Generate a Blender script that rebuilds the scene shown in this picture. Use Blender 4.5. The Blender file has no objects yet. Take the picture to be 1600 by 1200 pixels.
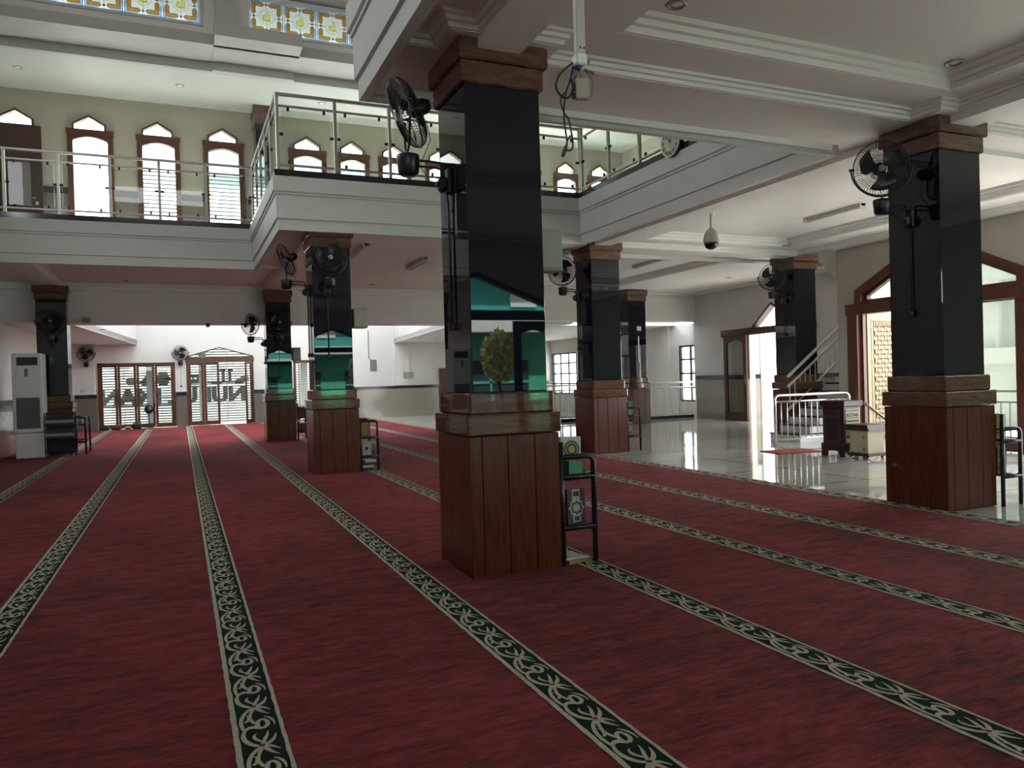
import bpy, math, random
from mathutils import Vector, Matrix
random.seed(7)
PI = math.pi
SC = bpy.context.scene
COL = SC.collection

# ------------------------------------------------------------------ camera
F_PX = 1187.5
yaw, pitch, roll = 0.411339745, -8.30270287e-03, -2.86891402e-02
_f = Vector((math.sin(yaw)*math.cos(pitch), math.cos(yaw)*math.cos(pitch), math.sin(pitch)))
_r0 = Vector((math.cos(yaw), -math.sin(yaw), 0)); _u0 = _r0.cross(_f)
_r = math.cos(roll)*_r0 + math.sin(roll)*_u0
_u = -math.sin(roll)*_r0 + math.cos(roll)*_u0
cam_d = bpy.data.cameras.new('camera'); cam = bpy.data.objects.new('camera', cam_d); COL.objects.link(cam)
cam_d.sensor_width = 36; cam_d.lens = F_PX/1600*36; cam_d.clip_start = 0.05; cam_d.clip_end = 300
_m = Matrix.Identity(4)
for i in range(3):
    _m[i][0], _m[i][1], _m[i][2] = _r[i], _u[i], -_f[i]
_m[2][3] = 1.5
cam.matrix_world = _m
SC.camera = cam

# ------------------------------------------------------------------ world, light, exposure
SKY = 5.0
SC.view_settings.view_transform = 'Standard'; SC.view_settings.look = 'None'
SC.view_settings.gamma = 1.0; SC.view_settings.use_curve_mapping = False
SC.view_settings.exposure = 0.80
w = bpy.data.worlds.new('sky'); SC.world = w; w.use_nodes = True
nt = w.node_tree; nt.nodes.clear()
wo = nt.nodes.new('ShaderNodeOutputWorld'); bg = nt.nodes.new('ShaderNodeBackground')
tc = nt.nodes.new('ShaderNodeTexCoord'); sp = nt.nodes.new('ShaderNodeSeparateXYZ'); rp = nt.nodes.new('ShaderNodeValToRGB')
nt.links.new(tc.outputs['Generated'], sp.inputs[0]); nt.links.new(sp.outputs['Z'], rp.inputs[0])
rp.color_ramp.elements[0].position = 0.0; rp.color_ramp.elements[0].color = (0.93, 0.96, 0.97, 1)
rp.color_ramp.elements[1].position = 1.0; rp.color_ramp.elements[1].color = (0.90, 0.97, 1.0, 1)
nt.links.new(rp.outputs[0], bg.inputs[0]); bg.inputs[1].default_value = SKY
nt.links.new(bg.outputs[0], wo.inputs[0])
sun_d = bpy.data.lights.new('sun', 'SUN'); sun_d.energy = 34.0; sun_d.angle = 0.03; sun_d.color = (1.0, 0.96, 0.90)
sun = bpy.data.objects.new('sun', sun_d); COL.objects.link(sun)
sun.rotation_euler = Vector((-0.04, -0.50, -0.866)).to_track_quat('-Z', 'Y').to_euler()
cy = SC.cycles
cy.max_bounces = 10; cy.diffuse_bounces = 6; cy.glossy_bounces = 4; cy.transmission_bounces = 4
cy.transparent_max_bounces = 16; cy.use_denoising = True; cy.sample_clamp_indirect = 6.0
cy.caustics_reflective = False; cy.caustics_refractive = False

def portal(name, loc, rot, sx, sy):
    l = bpy.data.lights.new(name, 'AREA'); l.shape = 'RECTANGLE'; l.size = sx; l.size_y = sy
    l.cycles.is_portal = True
    o = bpy.data.objects.new(name, l); COL.objects.link(o); o.location = loc; o.rotation_euler = rot
    return o
# sky openings, some of them added out of view for more light (rot: light faces its local -Z into the building)
portal('sky_portal', (-0.05, 32.2, 1.6), (-PI/2, 0, 0), 5.6, 3.0)
portal('sky_portal', (5.3, 32.2, 1.3), (-PI/2, 0, 0), 2.4, 2.6)
portal('sky_portal', (2.7, 26.7, 5.0), (0, 0, 0), 10.0, 9.9)
portal('sky_portal', (-1.0, 21.3, 6.6), (-PI/2, 0, 0), 5.8, 3.2)
portal('sky_portal', (7.7, 21.3, 6.6), (-PI/2, 0, 0), 11, 3.2)
portal('sky_portal', (-0.6, 17.7, 9.5), (-PI/2, 0, 0), 6.6, 0.9)
portal('sky_portal', (7.2, 17.7, 9.5), (-PI/2, 0, 0), 11, 0.9)
portal('sky_portal', (5.1, -2.9, 1.6), (PI/2, 0, 0), 3.4, 3.4)
portal('sky_portal', (9.95, -2.9, 2.3), (PI/2, 0, 0), 4.9, 2.6)
portal('sky_portal', (-.5, -2.9, 3.22), (PI/2, 0, 0), 6.2, .75)
portal('sky_portal', (4.5, -2.9, 9.85), (PI/2, 0, 0), 14, .7)
portal('sky_portal', (15.9, 16.7, 1.6), (0, PI/2, 0), 3.2, 2.6)
portal('sky_portal', (13.3, 9.7, 1.7), (0, PI/2, 0), 3.4, 3.3)
portal('sky_portal', (16.3, 26.5, 1.6), (0, PI/2, 0), 2.2, 12)
portal('sky_portal', (-4.2, 10.2, 7.1), (0, -PI/2, 0), 2.2, 4.0)
portal('sky_portal', (13.1, 12.2, 9.7), (0, PI/2, 0), 0.7, 6.6)
portal('sky_portal', (13.2, 6.4, 1.6), (0, PI/2, 0), 3.2, 2.6)
portal('sky_portal', (14.25, 11.2, 6.2), (PI/2, 0, 0), 2.1, 3.6)

# ------------------------------------------------------------------ materials
def mat(name, col, rough=0.6, metal=0.0, spec=0.5, noise=0.0, nscale=5.0, bump=0.0, bscale=40.0, coat=0.0, col2=None, stretch=(1,1,1), detail=4.0, alpha=None):
    m = bpy.data.materials.new(name); m.use_nodes = True
    n = m.node_tree.nodes; L = m.node_tree.links; b = n['Principled BSDF']
    b.inputs['Base Color'].default_value = (*col, 1); b.inputs['Roughness'].default_value = rough
    b.inputs['Metallic'].default_value = metal; b.inputs['Specular IOR Level'].default_value = spec
    b.inputs['Coat Weight'].default_value = coat; b.inputs['Coat Roughness'].default_value = 0.03
    if noise > 0 or col2 or bump > 0:
        t = n.new('ShaderNodeTexCoord'); mp = n.new('ShaderNodeMapping'); mp.inputs['Scale'].default_value = stretch
        L.new(t.outputs['Object'], mp.inputs[0])
    if noise > 0 or col2:
        nz = n.new('ShaderNodeTexNoise'); nz.inputs['Scale'].default_value = nscale; nz.inputs['Detail'].default_value = detail
        L.new(mp.outputs[0], nz.inputs['Vector'])
        r = n.new('ShaderNodeValToRGB'); c2 = col2 or tuple(c*(1-noise) for c in col)
        r.color_ramp.elements[0].position = 0.35; r.color_ramp.elements[1].position = 0.65
        r.color_ramp.elements[0].color = (*c2, 1); r.color_ramp.elements[1].color = (*col, 1)
        L.new(nz.outputs[0], r.inputs[0]); L.new(r.outputs[0], b.inputs['Base Color'])
    if bump > 0:
        nb = n.new('ShaderNodeTexNoise'); nb.inputs['Scale'].default_value = bscale; nb.inputs['Detail'].default_value = 5
        L.new(mp.outputs[0], nb.inputs['Vector'])
        bp = n.new('ShaderNodeBump'); bp.inputs['Strength'].default_value = bump; bp.inputs['Distance'].default_value = 0.01
        L.new(nb.outputs[0], bp.inputs['Height']); L.new(bp.outputs[0], b.inputs['Normal'])
    return m

def glass_mat(name, tint=(0.93, 0.97, 0.96), refl=0.10, rough=0.0, diffuse=0.0, dcol=(0.8, 0.85, 0.85)):
    m = bpy.data.materials.new(name); m.use_nodes = True
    n = m.node_tree.nodes; L = m.node_tree.links; n.clear()
    o = n.new('ShaderNodeOutputMaterial'); t = n.new('ShaderNodeBsdfTransparent'); g = n.new('ShaderNodeBsdfGlossy')
    t.inputs[0].default_value = (*tint, 1); g.inputs['Roughness'].default_value = rough
    lw = n.new('ShaderNodeLayerWeight'); lw.inputs[0].default_value = 0.5
    pw = n.new('ShaderNodeMath'); pw.operation = 'POWER'; pw.inputs[1].default_value = 4.0; L.new(lw.outputs['Facing'], pw.inputs[0])
    ml = n.new('ShaderNodeMath'); ml.operation = 'MULTIPLY_ADD'; ml.inputs[1].default_value = 0.7; ml.inputs[2].default_value = refl*0.35
    L.new(pw.outputs[0], ml.inputs[0]); ml.use_clamp = True
    x = n.new('ShaderNodeMixShader'); L.new(ml.outputs[0], x.inputs[0]); L.new(t.outputs[0], x.inputs[1]); L.new(g.outputs[0], x.inputs[2])
    out = x.outputs[0]
    if diffuse > 0:
        d = n.new('ShaderNodeBsdfDiffuse'); d.inputs[0].default_value = (*dcol, 1)
        tr = n.new('ShaderNodeBsdfTranslucent'); tr.inputs[0].default_value = (*dcol, 1)
        a = n.new('ShaderNodeMixShader'); a.inputs[0].default_value = 0.5; L.new(d.outputs[0], a.inputs[1]); L.new(tr.outputs[0], a.inputs[2])
        y = n.new('ShaderNodeMixShader'); y.inputs[0].default_value = diffuse; L.new(out, y.inputs[1]); L.new(a.outputs[0], y.inputs[2]); out = y.outputs[0]
    L.new(out, o.inputs[0])
    return m

M = {}
M['white'] = mat('white_paint', (0.66, 0.64, 0.62), 0.55, noise=0.04, nscale=1.5)
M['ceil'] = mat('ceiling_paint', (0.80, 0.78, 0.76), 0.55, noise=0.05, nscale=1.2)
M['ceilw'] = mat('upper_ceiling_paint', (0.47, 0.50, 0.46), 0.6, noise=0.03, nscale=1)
M['fascia'] = mat('fascia_paint', (0.55, 0.55, 0.52), 0.5, noise=0.04, nscale=2)
M['cream'] = mat('cream_wall_paint', (0.42, 0.39, 0.31), 0.6, noise=0.05, nscale=1.5)
M['beige'] = mat('beige_wall_paint', (0.46, 0.42, 0.36), 0.6, noise=0.06, nscale=1)
M['granite'] = mat('polished_black_granite', (0.010, 0.012, 0.022), 0.015, spec=0.55, noise=0.5, nscale=220, col2=(0.004, 0.005, 0.007))
M['curb'] = mat('dark_granite_curb', (0.018, 0.018, 0.022), 0.12, spec=0.7)
M['dado'] = mat('grey_granite_dado', (0.30, 0.265, 0.225), 0.10, spec=0.8, noise=0.25, nscale=60, detail=8)
M['dadodk'] = mat('brown_grey_dado', (0.16, 0.135, 0.12), 0.25, spec=0.5, noise=0.2, nscale=60)
M['black'] = mat('black_plastic', (0.010, 0.010, 0.011), 0.35)
M['blackm'] = mat('black_painted_metal', (0.012, 0.012, 0.014), 0.3)
M['blade'] = mat('black_fan_blade', (0.012, 0.012, 0.012), 0.25)
M['chrome'] = mat('chrome_steel', (0.62, 0.60, 0.56), 0.14, metal=1.0)
M['steel'] = mat('brushed_steel', (0.36, 0.35, 0.31), 0.36, metal=0.8)
M['railw'] = mat('cream_painted_rail', (0.62, 0.60, 0.53), 0.4)
M['woodr'] = mat('red_brown_wood', (0.10, 0.026, 0.016), 0.35, spec=0.5, noise=0.4, nscale=9, stretch=(6, 6, 0.7))
M['doorw'] = mat('brown_door_wood', (0.115, 0.036, 0.017), 0.35, noise=0.4, nscale=8, stretch=(5, 5, 0.7))
M['doordk'] = mat('dark_door_wood', (0.055, 0.022, 0.016), 0.4, noise=0.3, nscale=8, stretch=(5, 5, 0.7))
M['boxw'] = mat('dark_box_wood', (0.035, 0.012, 0.010), 0.3, noise=0.3, nscale=9, stretch=(5, 5, 0.8))
M['boxc'] = mat('cream_box_panel', (0.42, 0.36, 0.26), 0.5)
M['gold'] = mat('carved_gold_panel', (0.34, 0.26, 0.15), 0.45, noise=0.25, nscale=12)
M['golddk'] = mat('carved_gold_groove', (0.16, 0.10, 0.04), 0.6)
M['plasticw'] = mat('white_plastic', (0.85, 0.85, 0.82), 0.25)
M['speaker'] = mat('speaker_cream', (0.33, 0.33, 0.26), 0.5)
M['tube'] = mat('lamp_white_metal', (0.55, 0.53, 0.50), 0.4)
M['grille'] = mat('grey_grille', (0.16, 0.165, 0.16), 0.5)
M['dark'] = mat('dark_recess', (0.01, 0.01, 0.01), 0.7)
M['glass'] = glass_mat('clear_glass')
M['glassr'] = glass_mat('railing_glass', (0.90, 0.94, 0.92), 0.06)
M['frost'] = glass_mat('frosted_glass', (0.86, 0.88, 0.86), 0.10, diffuse=0.10, dcol=(0.5, 0.56, 0.52))
M['louvre'] = mat('grey_louvre_slat', (0.20, 0.21, 0.19), 0.5)
M['poly'] = glass_mat('translucent_roof_sheet', (0.5, 0.5, 0.5), 0.05, diffuse=0.92, dcol=(0.62, 0.66, 0.68))
M['backdrop'] = mat('grey_backdrop', (0.55, 0.56, 0.54), 0.8, noise=0.05, nscale=1)  # for the added backdrop behind the louvres
M['awn'] = mat('pale_teal_sheet', (0.22, 0.36, 0.36), 0.6)
M['slatd'] = mat('dark_grey_slat', (0.06, 0.07, 0.07), 0.6)
M['palegreen'] = mat('pale_green_house_wall', (0.25, 0.275, 0.25), 0.7, noise=0.1, nscale=2)
M['cornice'] = mat('shaded_fascia_paint', (0.42, 0.42, 0.39), 0.55, noise=0.04, nscale=2)  # fascia paint made darker to imitate the shaded soffit
M['letter'] = mat('grey_sign_letter', (0.055, 0.06, 0.05), 0.5)
M['green'] = mat('green_house_wall', (0.06, 0.42, 0.24), 0.7, noise=0.2, nscale=2)
M['teal'] = mat('teal_house_wall', (0.03, 0.30, 0.27), 0.7, noise=0.2, nscale=2)
M['outw'] = mat('outside_white_wall', (0.50, 0.55, 0.53), 0.7)
M['outdk'] = mat('outside_dark_window', (0.03, 0.05, 0.06), 0.2)
M['pave'] = mat('outside_paving', (0.28, 0.27, 0.25), 0.8, noise=0.2, nscale=3)
M['leaf'] = mat('tree_leaf', (0.72, 0.70, 0.25), 0.5, noise=0.35, nscale=20)
M['bark'] = mat('tree_bark', (0.12, 0.08, 0.05), 0.8)
M['red'] = mat('red_mat', (0.23, 0.035, 0.025), 0.9)
M['paper'] = mat('book_paper', (0.55, 0.52, 0.46), 0.7)
M['bgreen'] = mat('book_green', (0.01, 0.20, 0.06), 0.4)
M['bpurple'] = mat('book_purple', (0.055, 0.018, 0.04), 0.4)
M['bdark'] = mat('book_dark_green', (0.015, 0.03, 0.018), 0.4)
M['bgold'] = mat('book_gold_print', (0.35, 0.26, 0.06), 0.4)
M['bochre'] = mat('book_ochre', (0.30, 0.19, 0.05), 0.6)
M['bwhite'] = mat('book_white_print', (0.45, 0.48, 0.43), 0.5)
M['bmaroon'] = mat('book_maroon', (0.09, 0.02, 0.02), 0.5)
M['bgrey'] = mat('book_grey_band', (0.45, 0.42, 0.40), 0.5)
M['hub'] = mat('fan_hub_grey', (0.32, 0.27, 0.25), 0.4)
M['clockf'] = mat('clock_face', (0.50, 0.48, 0.38), 0.5)
M['bluet'] = mat('blue_tape', (0.02, 0.03, 0.16), 0.4)
# stained glass
M['sg_w'] = glass_mat('stained_white', (0.33, 0.35, 0.35), 0.05, diffuse=0.15)
M['sg_b'] = glass_mat('stained_blue', (0.30, 0.50, 0.85), 0.05, diffuse=0.1, dcol=(0.05, 0.15, 0.4))
M['sg_lb'] = glass_mat('stained_light_blue', (0.62, 0.80, 0.98), 0.05, diffuse=0.1, dcol=(0.2, 0.4, 0.7))
M['sg_o'] = glass_mat('stained_amber', (0.85, 0.58, 0.12), 0.03, diffuse=0.2, dcol=(0.55, 0.30, 0.05))
M['sg_y'] = glass_mat('stained_yellow', (0.92, 0.92, 0.25), 0.03, diffuse=0.2, dcol=(0.6, 0.6, 0.1))
M['lead'] = mat('lead_line', (0.02, 0.025, 0.03), 0.5)

def node_stone():
    m = bpy.data.materials.new('veined_brown_marble'); m.use_nodes = True
    n = m.node_tree.nodes; L = m.node_tree.links; b = n['Principled BSDF']
    t = n.new('ShaderNodeTexCoord'); mp = n.new('ShaderNodeMapping'); mp.inputs['Rotation'].default_value = (0.4, 0.5, 0.3)
    mp.inputs['Scale'].default_value = (0.7, 0.7, 4.0)
    wv = n.new('ShaderNodeTexNoise'); wv.inputs['Scale'].default_value = 5.5; wv.inputs['Detail'].default_value = 8
    wv.inputs['Roughness'].default_value = 0.62; wv.inputs['Distortion'].default_value = 1.4
    r = n.new('ShaderNodeValToRGB'); e = r.color_ramp.elements
    e[0].position = 0.32; e[1].position = 0.68; e[0].color = (0.070, 0.033, 0.020, 1); e[1].color = (0.165, 0.085, 0.050, 1); e.new(0.5).color = (0.115, 0.055, 0.033, 1)
    L.new(t.outputs['Object'], mp.inputs[0]); L.new(mp.outputs[0], wv.inputs[0]); L.new(wv.outputs[0], r.inputs[0])
    L.new(r.outputs[0], b.inputs['Base Color']); b.inputs['Roughness'].default_value = 0.035; b.inputs['Specular IOR Level'].default_value = 0.8
    return m
M['stone'] = node_stone()

def node_panel():
    m = bpy.data.materials.new('varnished_red_wood_panel'); m.use_nodes = True
    n = m.node_tree.nodes; L = m.node_tree.links; b = n['Principled BSDF']
    t = n.new('ShaderNodeTexCoord'); mp = n.new('ShaderNodeMapping'); mp.inputs['Scale'].default_value = (7, 7, 0.6)
    nz = n.new('ShaderNodeTexNoise'); nz.inputs['Scale'].default_value = 6; nz.inputs['Detail'].default_value = 7; nz.inputs['Roughness'].default_value = 0.6
    r = n.new('ShaderNodeValToRGB'); e = r.color_ramp.elements; e[0].position = 0.3; e[1].position = 0.72
    e[0].color = (0.060, 0.011, 0.006, 1); e[1].color = (0.125, 0.027, 0.013, 1)
    L.new(t.outputs['Object'], mp.inputs[0]); L.new(mp.outputs[0], nz.inputs[0]); L.new(nz.outputs[0], r.inputs[0])
    oi = n.new('ShaderNodeObjectInfo'); L.new(r.outputs[0], b.inputs['Base Color'])
    b.inputs['Roughness'].default_value = 0.24; b.inputs['Specular IOR Level'].default_value = 0.45
    return m
M['panel'] = node_panel()

def node_carpet():
    m = bpy.data.materials.new('red_pile_carpet'); m.use_nodes = True
    n = m.node_tree.nodes; L = m.node_tree.links; b = n['Principled BSDF']
    t = n.new('ShaderNodeTexCoord')
    def noise(scale, st, det=6, ro=0.6):
        mp = n.new('ShaderNodeMapping'); mp.inputs['Scale'].default_value = st; L.new(t.outputs['Object'], mp.inputs[0])
        z = n.new('ShaderNodeTexNoise'); z.inputs['Scale'].default_value = scale; z.inputs['Detail'].default_value = det; z.inputs['Roughness'].default_value = ro
        L.new(mp.outputs[0], z.inputs['Vector']); return z.outputs[0]
    a = noise(3.6, (0.8, 2.4, 1), 9, 0.78); c = noise(0.5, (1, 0.7, 1), 3); d = noise(16, (0.55, 2.6, 1), 6, 0.7)
    mx = n.new('ShaderNodeMath'); mx.operation = 'MULTIPLY_ADD'; mx.inputs[1].default_value = 0.45
    m2 = n.new('ShaderNodeMath'); m2.operation = 'MULTIPLY_ADD'; m2.inputs[1].default_value = 0.25
    m3 = n.new('ShaderNodeMath'); m3.operation = 'MULTIPLY'; m3.inputs[1].default_value = 0.30
    L.new(d, m3.inputs[0]); L.new(c, m2.inputs[0]); L.new(m3.outputs[0], m2.inputs[2]); L.new(a, mx.inputs[0]); L.new(m2.outputs[0], mx.inputs[2])
    r = n.new('ShaderNodeValToRGB'); e = r.color_ramp.elements; e[0].position = 0.425; e[1].position = 0.575
    e[0].color = (0.050, 0.0070, 0.0065, 1); e[1].color = (0.265, 0.036, 0.047, 1); e.new(0.50).color = (0.165, 0.0205, 0.026, 1)
    L.new(mx.outputs[0], r.inputs[0]); L.new(r.outputs[0], b.inputs['Base Color'])
    b.inputs['Roughness'].default_value = 0.95; b.inputs['Specular IOR Level'].default_value = 0.1
    b.inputs['Sheen Weight'].default_value = 0.10; b.inputs['Sheen Tint'].default_value = (1, 0.5, 0.5, 1); b.inputs['Sheen Roughness'].default_value = 0.5
    bp = n.new('ShaderNodeBump'); bp.inputs['Strength'].default_value = 0.9; bp.inputs['Distance'].default_value = 0.03
    L.new(mx.outputs[0], bp.inputs['Height']); L.new(bp.outputs[0], b.inputs['Normal'])
    return m
M['carpet'] = node_carpet()
M['bordg'] = mat('carpet_border_green', (0.012, 0.022, 0.018), 0.95, spec=0.1)
M['bordc'] = mat('carpet_border_cream', (0.50, 0.46, 0.35), 0.95, spec=0.1, noise=0.2, nscale=60)
M['bordr'] = mat('carpet_border_red', (0.25, 0.03, 0.03), 0.95, spec=0.1)

def node_tiles():
    m = bpy.data.materials.new('polished_white_tiles'); m.use_nodes = True
    n = m.node_tree.nodes; L = m.node_tree.links; b = n['Principled BSDF']
    t = n.new('ShaderNodeTexCoord'); s = n.new('ShaderNodeSeparateXYZ'); L.new(t.outputs['Object'], s.inputs[0])
    def lines(out, period, off, wd):
        a = n.new('ShaderNodeMath'); a.operation = 'ADD'; a.inputs[1].default_value = off; L.new(out, a.inputs[0])
        f = n.new('ShaderNodeMath'); f.operation = 'PINGPONG'; f.inputs[1].default_value = period/2; L.new(a.outputs[0], f.inputs[0])
        c = n.new('ShaderNodeMath'); c.operation = 'LESS_THAN'; c.inputs[1].default_value = wd; L.new(f.outputs[0], c.inputs[0]); return c.outputs[0]
    def mx(a, b_):
        x = n.new('ShaderNodeMath'); x.operation = 'MAXIMUM'; L.new(a, x.inputs[0]); L.new(b_, x.inputs[1]); return x.outputs[0]
    thick = mx(lines(s.outputs['X'], 1.55, 1.55*7-8.4, 0.014), lines(s.outputs['Y'], 1.55, 0.3, 0.012))
    thin = mx(lines(s.outputs['X'], 0.5167, 1.55*7-8.4, 0.003), lines(s.outputs['Y'], 0.5167, 0.3, 0.003))
    nz = n.new('ShaderNodeTexNoise'); nz.inputs['Scale'].default_value = 1.2; nz.inputs['Detail'].default_value = 5
    L.new(t.outputs['Object'], nz.inputs['Vector'])
    r = n.new('ShaderNodeValToRGB'); r.color_ramp.elements[0].color = (0.46, 0.44, 0.40, 1); r.color_ramp.elements[1].color = (0.56, 0.54, 0.50, 1)
    L.new(nz.outputs[0], r.inputs[0])
    m1 = n.new('ShaderNodeMix'); m1.data_type = 'RGBA'; L.new(thin, m1.inputs[0]); L.new(r.outputs[0], m1.inputs[6]); m1.inputs[7].default_value = (0.25, 0.24, 0.22, 1)
    m2 = n.new('ShaderNodeMix'); m2.data_type = 'RGBA'; L.new(thick, m2.inputs[0]); L.new(m1.outputs[2], m2.inputs[6]); m2.inputs[7].default_value = (0.03, 0.022, 0.02, 1)
    L.new(m2.outputs[2], b.inputs['Base Color']); b.inputs['Roughness'].default_value = 0.05; b.inputs['Specular IOR Level'].default_value = 0.85
    n2 = n.new('ShaderNodeTexNoise'); n2.inputs['Scale'].default_value = 2.5; L.new(t.outputs['Object'], n2.inputs['Vector'])
    bp = n.new('ShaderNodeBump'); bp.inputs['Strength'].default_value = 0.05; bp.inputs['Distance'].default_value = 0.01
    L.new(n2.outputs[0], bp.inputs['Height']); L.new(bp.outputs[0], b.inputs['Normal'])
    return m
M['tiles'] = node_tiles()

# ------------------------------------------------------------------ mesh helpers
class MB:
    def __init__(s): s.v = []; s.f = []; s.m = []; s.sm = []
    def add(s, vs, fs, m=0, smooth=False):
        o = len(s.v); s.v += [tuple(v) for v in vs]
        for f in fs: s.f.append(tuple(i+o for i in f)); s.m.append(m); s.sm.append(smooth)
        return s
    def box(s, x0, x1, y0, y1, z0, z1, m=0):
        if x0 > x1: x0, x1 = x1, x0
        if y0 > y1: y0, y1 = y1, y0
        if z0 > z1: z0, z1 = z1, z0
        return s.add([(x0,y0,z0),(x1,y0,z0),(x1,y1,z0),(x0,y1,z0),(x0,y0,z1),(x1,y0,z1),(x1,y1,z1),(x0,y1,z1)],
                     [(0,3,2,1),(4,5,6,7),(0,1,5,4),(1,2,6,5),(2,3,7,6),(3,0,4,7)], m)
    def bbox(s, x0, x1, y0, y1, z0, z1, b=0.01, m=0):
        """box with chamfered edges"""
        hx, hy, hz = (x1-x0)/2, (y1-y0)/2, (z1-z0)/2; c = Vector(((x0+x1)/2, (y0+y1)/2, (z0+z1)/2)); b = min(b, hx*0.9, hy*0.9, hz*0.9)
        vs = []; idx = {}
        for sx in (-1, 1):
            for sy in (-1, 1):
                for sz in (-1, 1):
                    for k, p in enumerate(((hx, hy-b, hz-b), (hx-b, hy, hz-b), (hx-b, hy-b, hz))):
                        idx[(sx, sy, sz, k)] = len(vs); vs.append(c+Vector((sx*p[0], sy*p[1], sz*p[2])))
        fs = []
        for sg in (-1, 1):
            q = [(sg,-1,-1,0),(sg,1,-1,0),(sg,1,1,0),(sg,-1,1,0)]; fs.append([idx[i] for i in (q if sg > 0 else q[::-1])])
            q = [(-1,sg,-1,1),(1,sg,-1,1),(1,sg,1,1),(-1,sg,1,1)]; fs.append([idx[i] for i in (q if sg < 0 else q[::-1])])
            q = [(-1,-1,sg,2),(1,-1,sg,2),(1,1,sg,2),(-1,1,sg,2)]; fs.append([idx[i] for i in (q if sg > 0 else q[::-1])])
        for a in (-1, 1):
            for c2 in (-1, 1):
                fs.append([idx[(a,c2,-1,0)], idx[(a,c2,1,0)], idx[(a,c2,1,1)], idx[(a,c2,-1,1)]])
                fs.append([idx[(a,-1,c2,0)], idx[(a,1,c2,0)], idx[(a,1,c2,2)], idx[(a,-1,c2,2)]])
                fs.append([idx[(-1,a,c2,1)], idx[(1,a,c2,1)], idx[(1,a,c2,2)], idx[(-1,a,c2,2)]])
                for d in (-1, 1): fs.append([idx[(a,c2,d,0)], idx[(a,c2,d,1)], idx[(a,c2,d,2)]])
        return s.add(vs, fs, m)
    def tube(s, pts, r, n=8, m=0, closed=False, r2=None, caps=True):
        pts = [Vector(p) for p in pts]; N = len(pts); vs = []
        prev = None
        for i, p in enumerate(pts):
            if closed: d = pts[(i+1) % N]-pts[i-1]
            else: d = pts[min(i+1, N-1)]-pts[max(i-1, 0)]
            d.normalize()
            if prev is None:
                a = Vector((0, 0, 1)) if abs(d.z) < 0.9 else Vector((1, 0, 0)); u = d.cross(a).normalized()
            else: u = (prev-d*prev.dot(d)).normalized()
            prev = u; v = d.cross(u); rr = r if r2 is None else r+(r2-r)*i/(N-1)
            for k in range(n):
                t = 2*PI*k/n; vs.append(p+(u*math.cos(t)+v*math.sin(t))*rr)
        fs = []
        for i in range(N if closed else N-1):
            j = (i+1) % N
            for k in range(n): fs.append((i*n+k, i*n+(k+1) % n, j*n+(k+1) % n, j*n+k))
        s.add(vs, fs, m, True)
        if caps and not closed:
            o = len(s.v)-N*n
            s.f.append(tuple(o+k for k in range(n))[::-1]); s.m.append(m); s.sm.append(False)
            s.f.append(tuple(o+(N-1)*n+k for k in range(n))); s.m.append(m); s.sm.append(False)
        return s
    def lathe(s, prof, c=(0, 0, 0), n=24, m=0, axis='z', smooth=True):
        vs = []; c = Vector(c)
        for r, h in prof:
            for k in range(n):
                t = 2*PI*k/n; p = (r*math.cos(t), r*math.sin(t), h)
                if axis == 'x': p = (p[2], p[0], p[1])
                if axis == 'y': p = (p[1], p[2], p[0])
                vs.append(c+Vector(p))
        fs = []
        for i in range(len(prof)-1):
            for k in range(n): fs.append((i*n+k, i*n+(k+1) % n, (i+1)*n+(k+1) % n, (i+1)*n+k))
        fs.append(tuple(range(n))[::-1]); fs.append(tuple((len(prof)-1)*n+k for k in range(n)))
        return s.add(vs, fs, m, smooth)
    def prism(s, poly, axis, a0, a1, m=0):
        """poly of 2D points extruded along axis: 'y' -> poly in (x,z); 'x' -> (y,z); 'z' -> (x,y)"""
        def P(p, a): return {'y': (p[0], a, p[1]), 'x': (a, p[0], p[1]), 'z': (p[0], p[1], a)}[axis]
        n = len(poly); vs = [P(p, a0) for p in poly]+[P(p, a1) for p in poly]
        fs = [tuple(range(n)), tuple(range(2*n-1, n-1, -1))]+[(i, i+n, (i+1) % n+n, (i+1) % n) for i in range(n)]
        return s.add(vs, fs, m)
    def frame(s, outer, inner, axis, a0, a1, m=0):
        """ring between two polygons with the same number of points, extruded"""
        n = len(outer)
        for i in range(n):
            j = (i+1) % n; s.prism([outer[i], outer[j], inner[j], inner[i]], axis, a0, a1, m)
        return s
    def sweep(s, prof, path, closed=False, m=0):
        """prof: closed list of (d, z): d = distance to the right-hand side of the walking direction"""
        P = [Vector((p[0], p[1])) for p in path]; N = len(P); rings = []
        for i in range(N):
            def rt(a, b): d = (b-a).normalized(); return Vector((d.y, -d.x))
            if closed: n1, n2 = rt(P[i-1], P[i]), rt(P[i], P[(i+1) % N])
            elif i == 0: n1 = n2 = rt(P[0], P[1])
            elif i == N-1: n1 = n2 = rt(P[-2], P[-1])
            else: n1, n2 = rt(P[i-1], P[i]), rt(P[i], P[i+1])
            b = n1+n2; b = b/(b.length_squared)*2
            rings.append([(P[i].x+b.x*d, P[i].y+b.y*d, z) for d, z in prof])
        k = len(prof); vs = [v for r in rings for v in r]; fs = []
        for i in range(N if closed else N-1):
            j = (i+1) % N
            for q in range(k): fs.append((i*k+q, i*k+(q+1) % k, j*k+(q+1) % k, j*k+q))
        if not closed: fs += [tuple(range(k))[::-1], tuple((N-1)*k+q for q in range(k))]
        return s.add(vs, fs, m)
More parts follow.
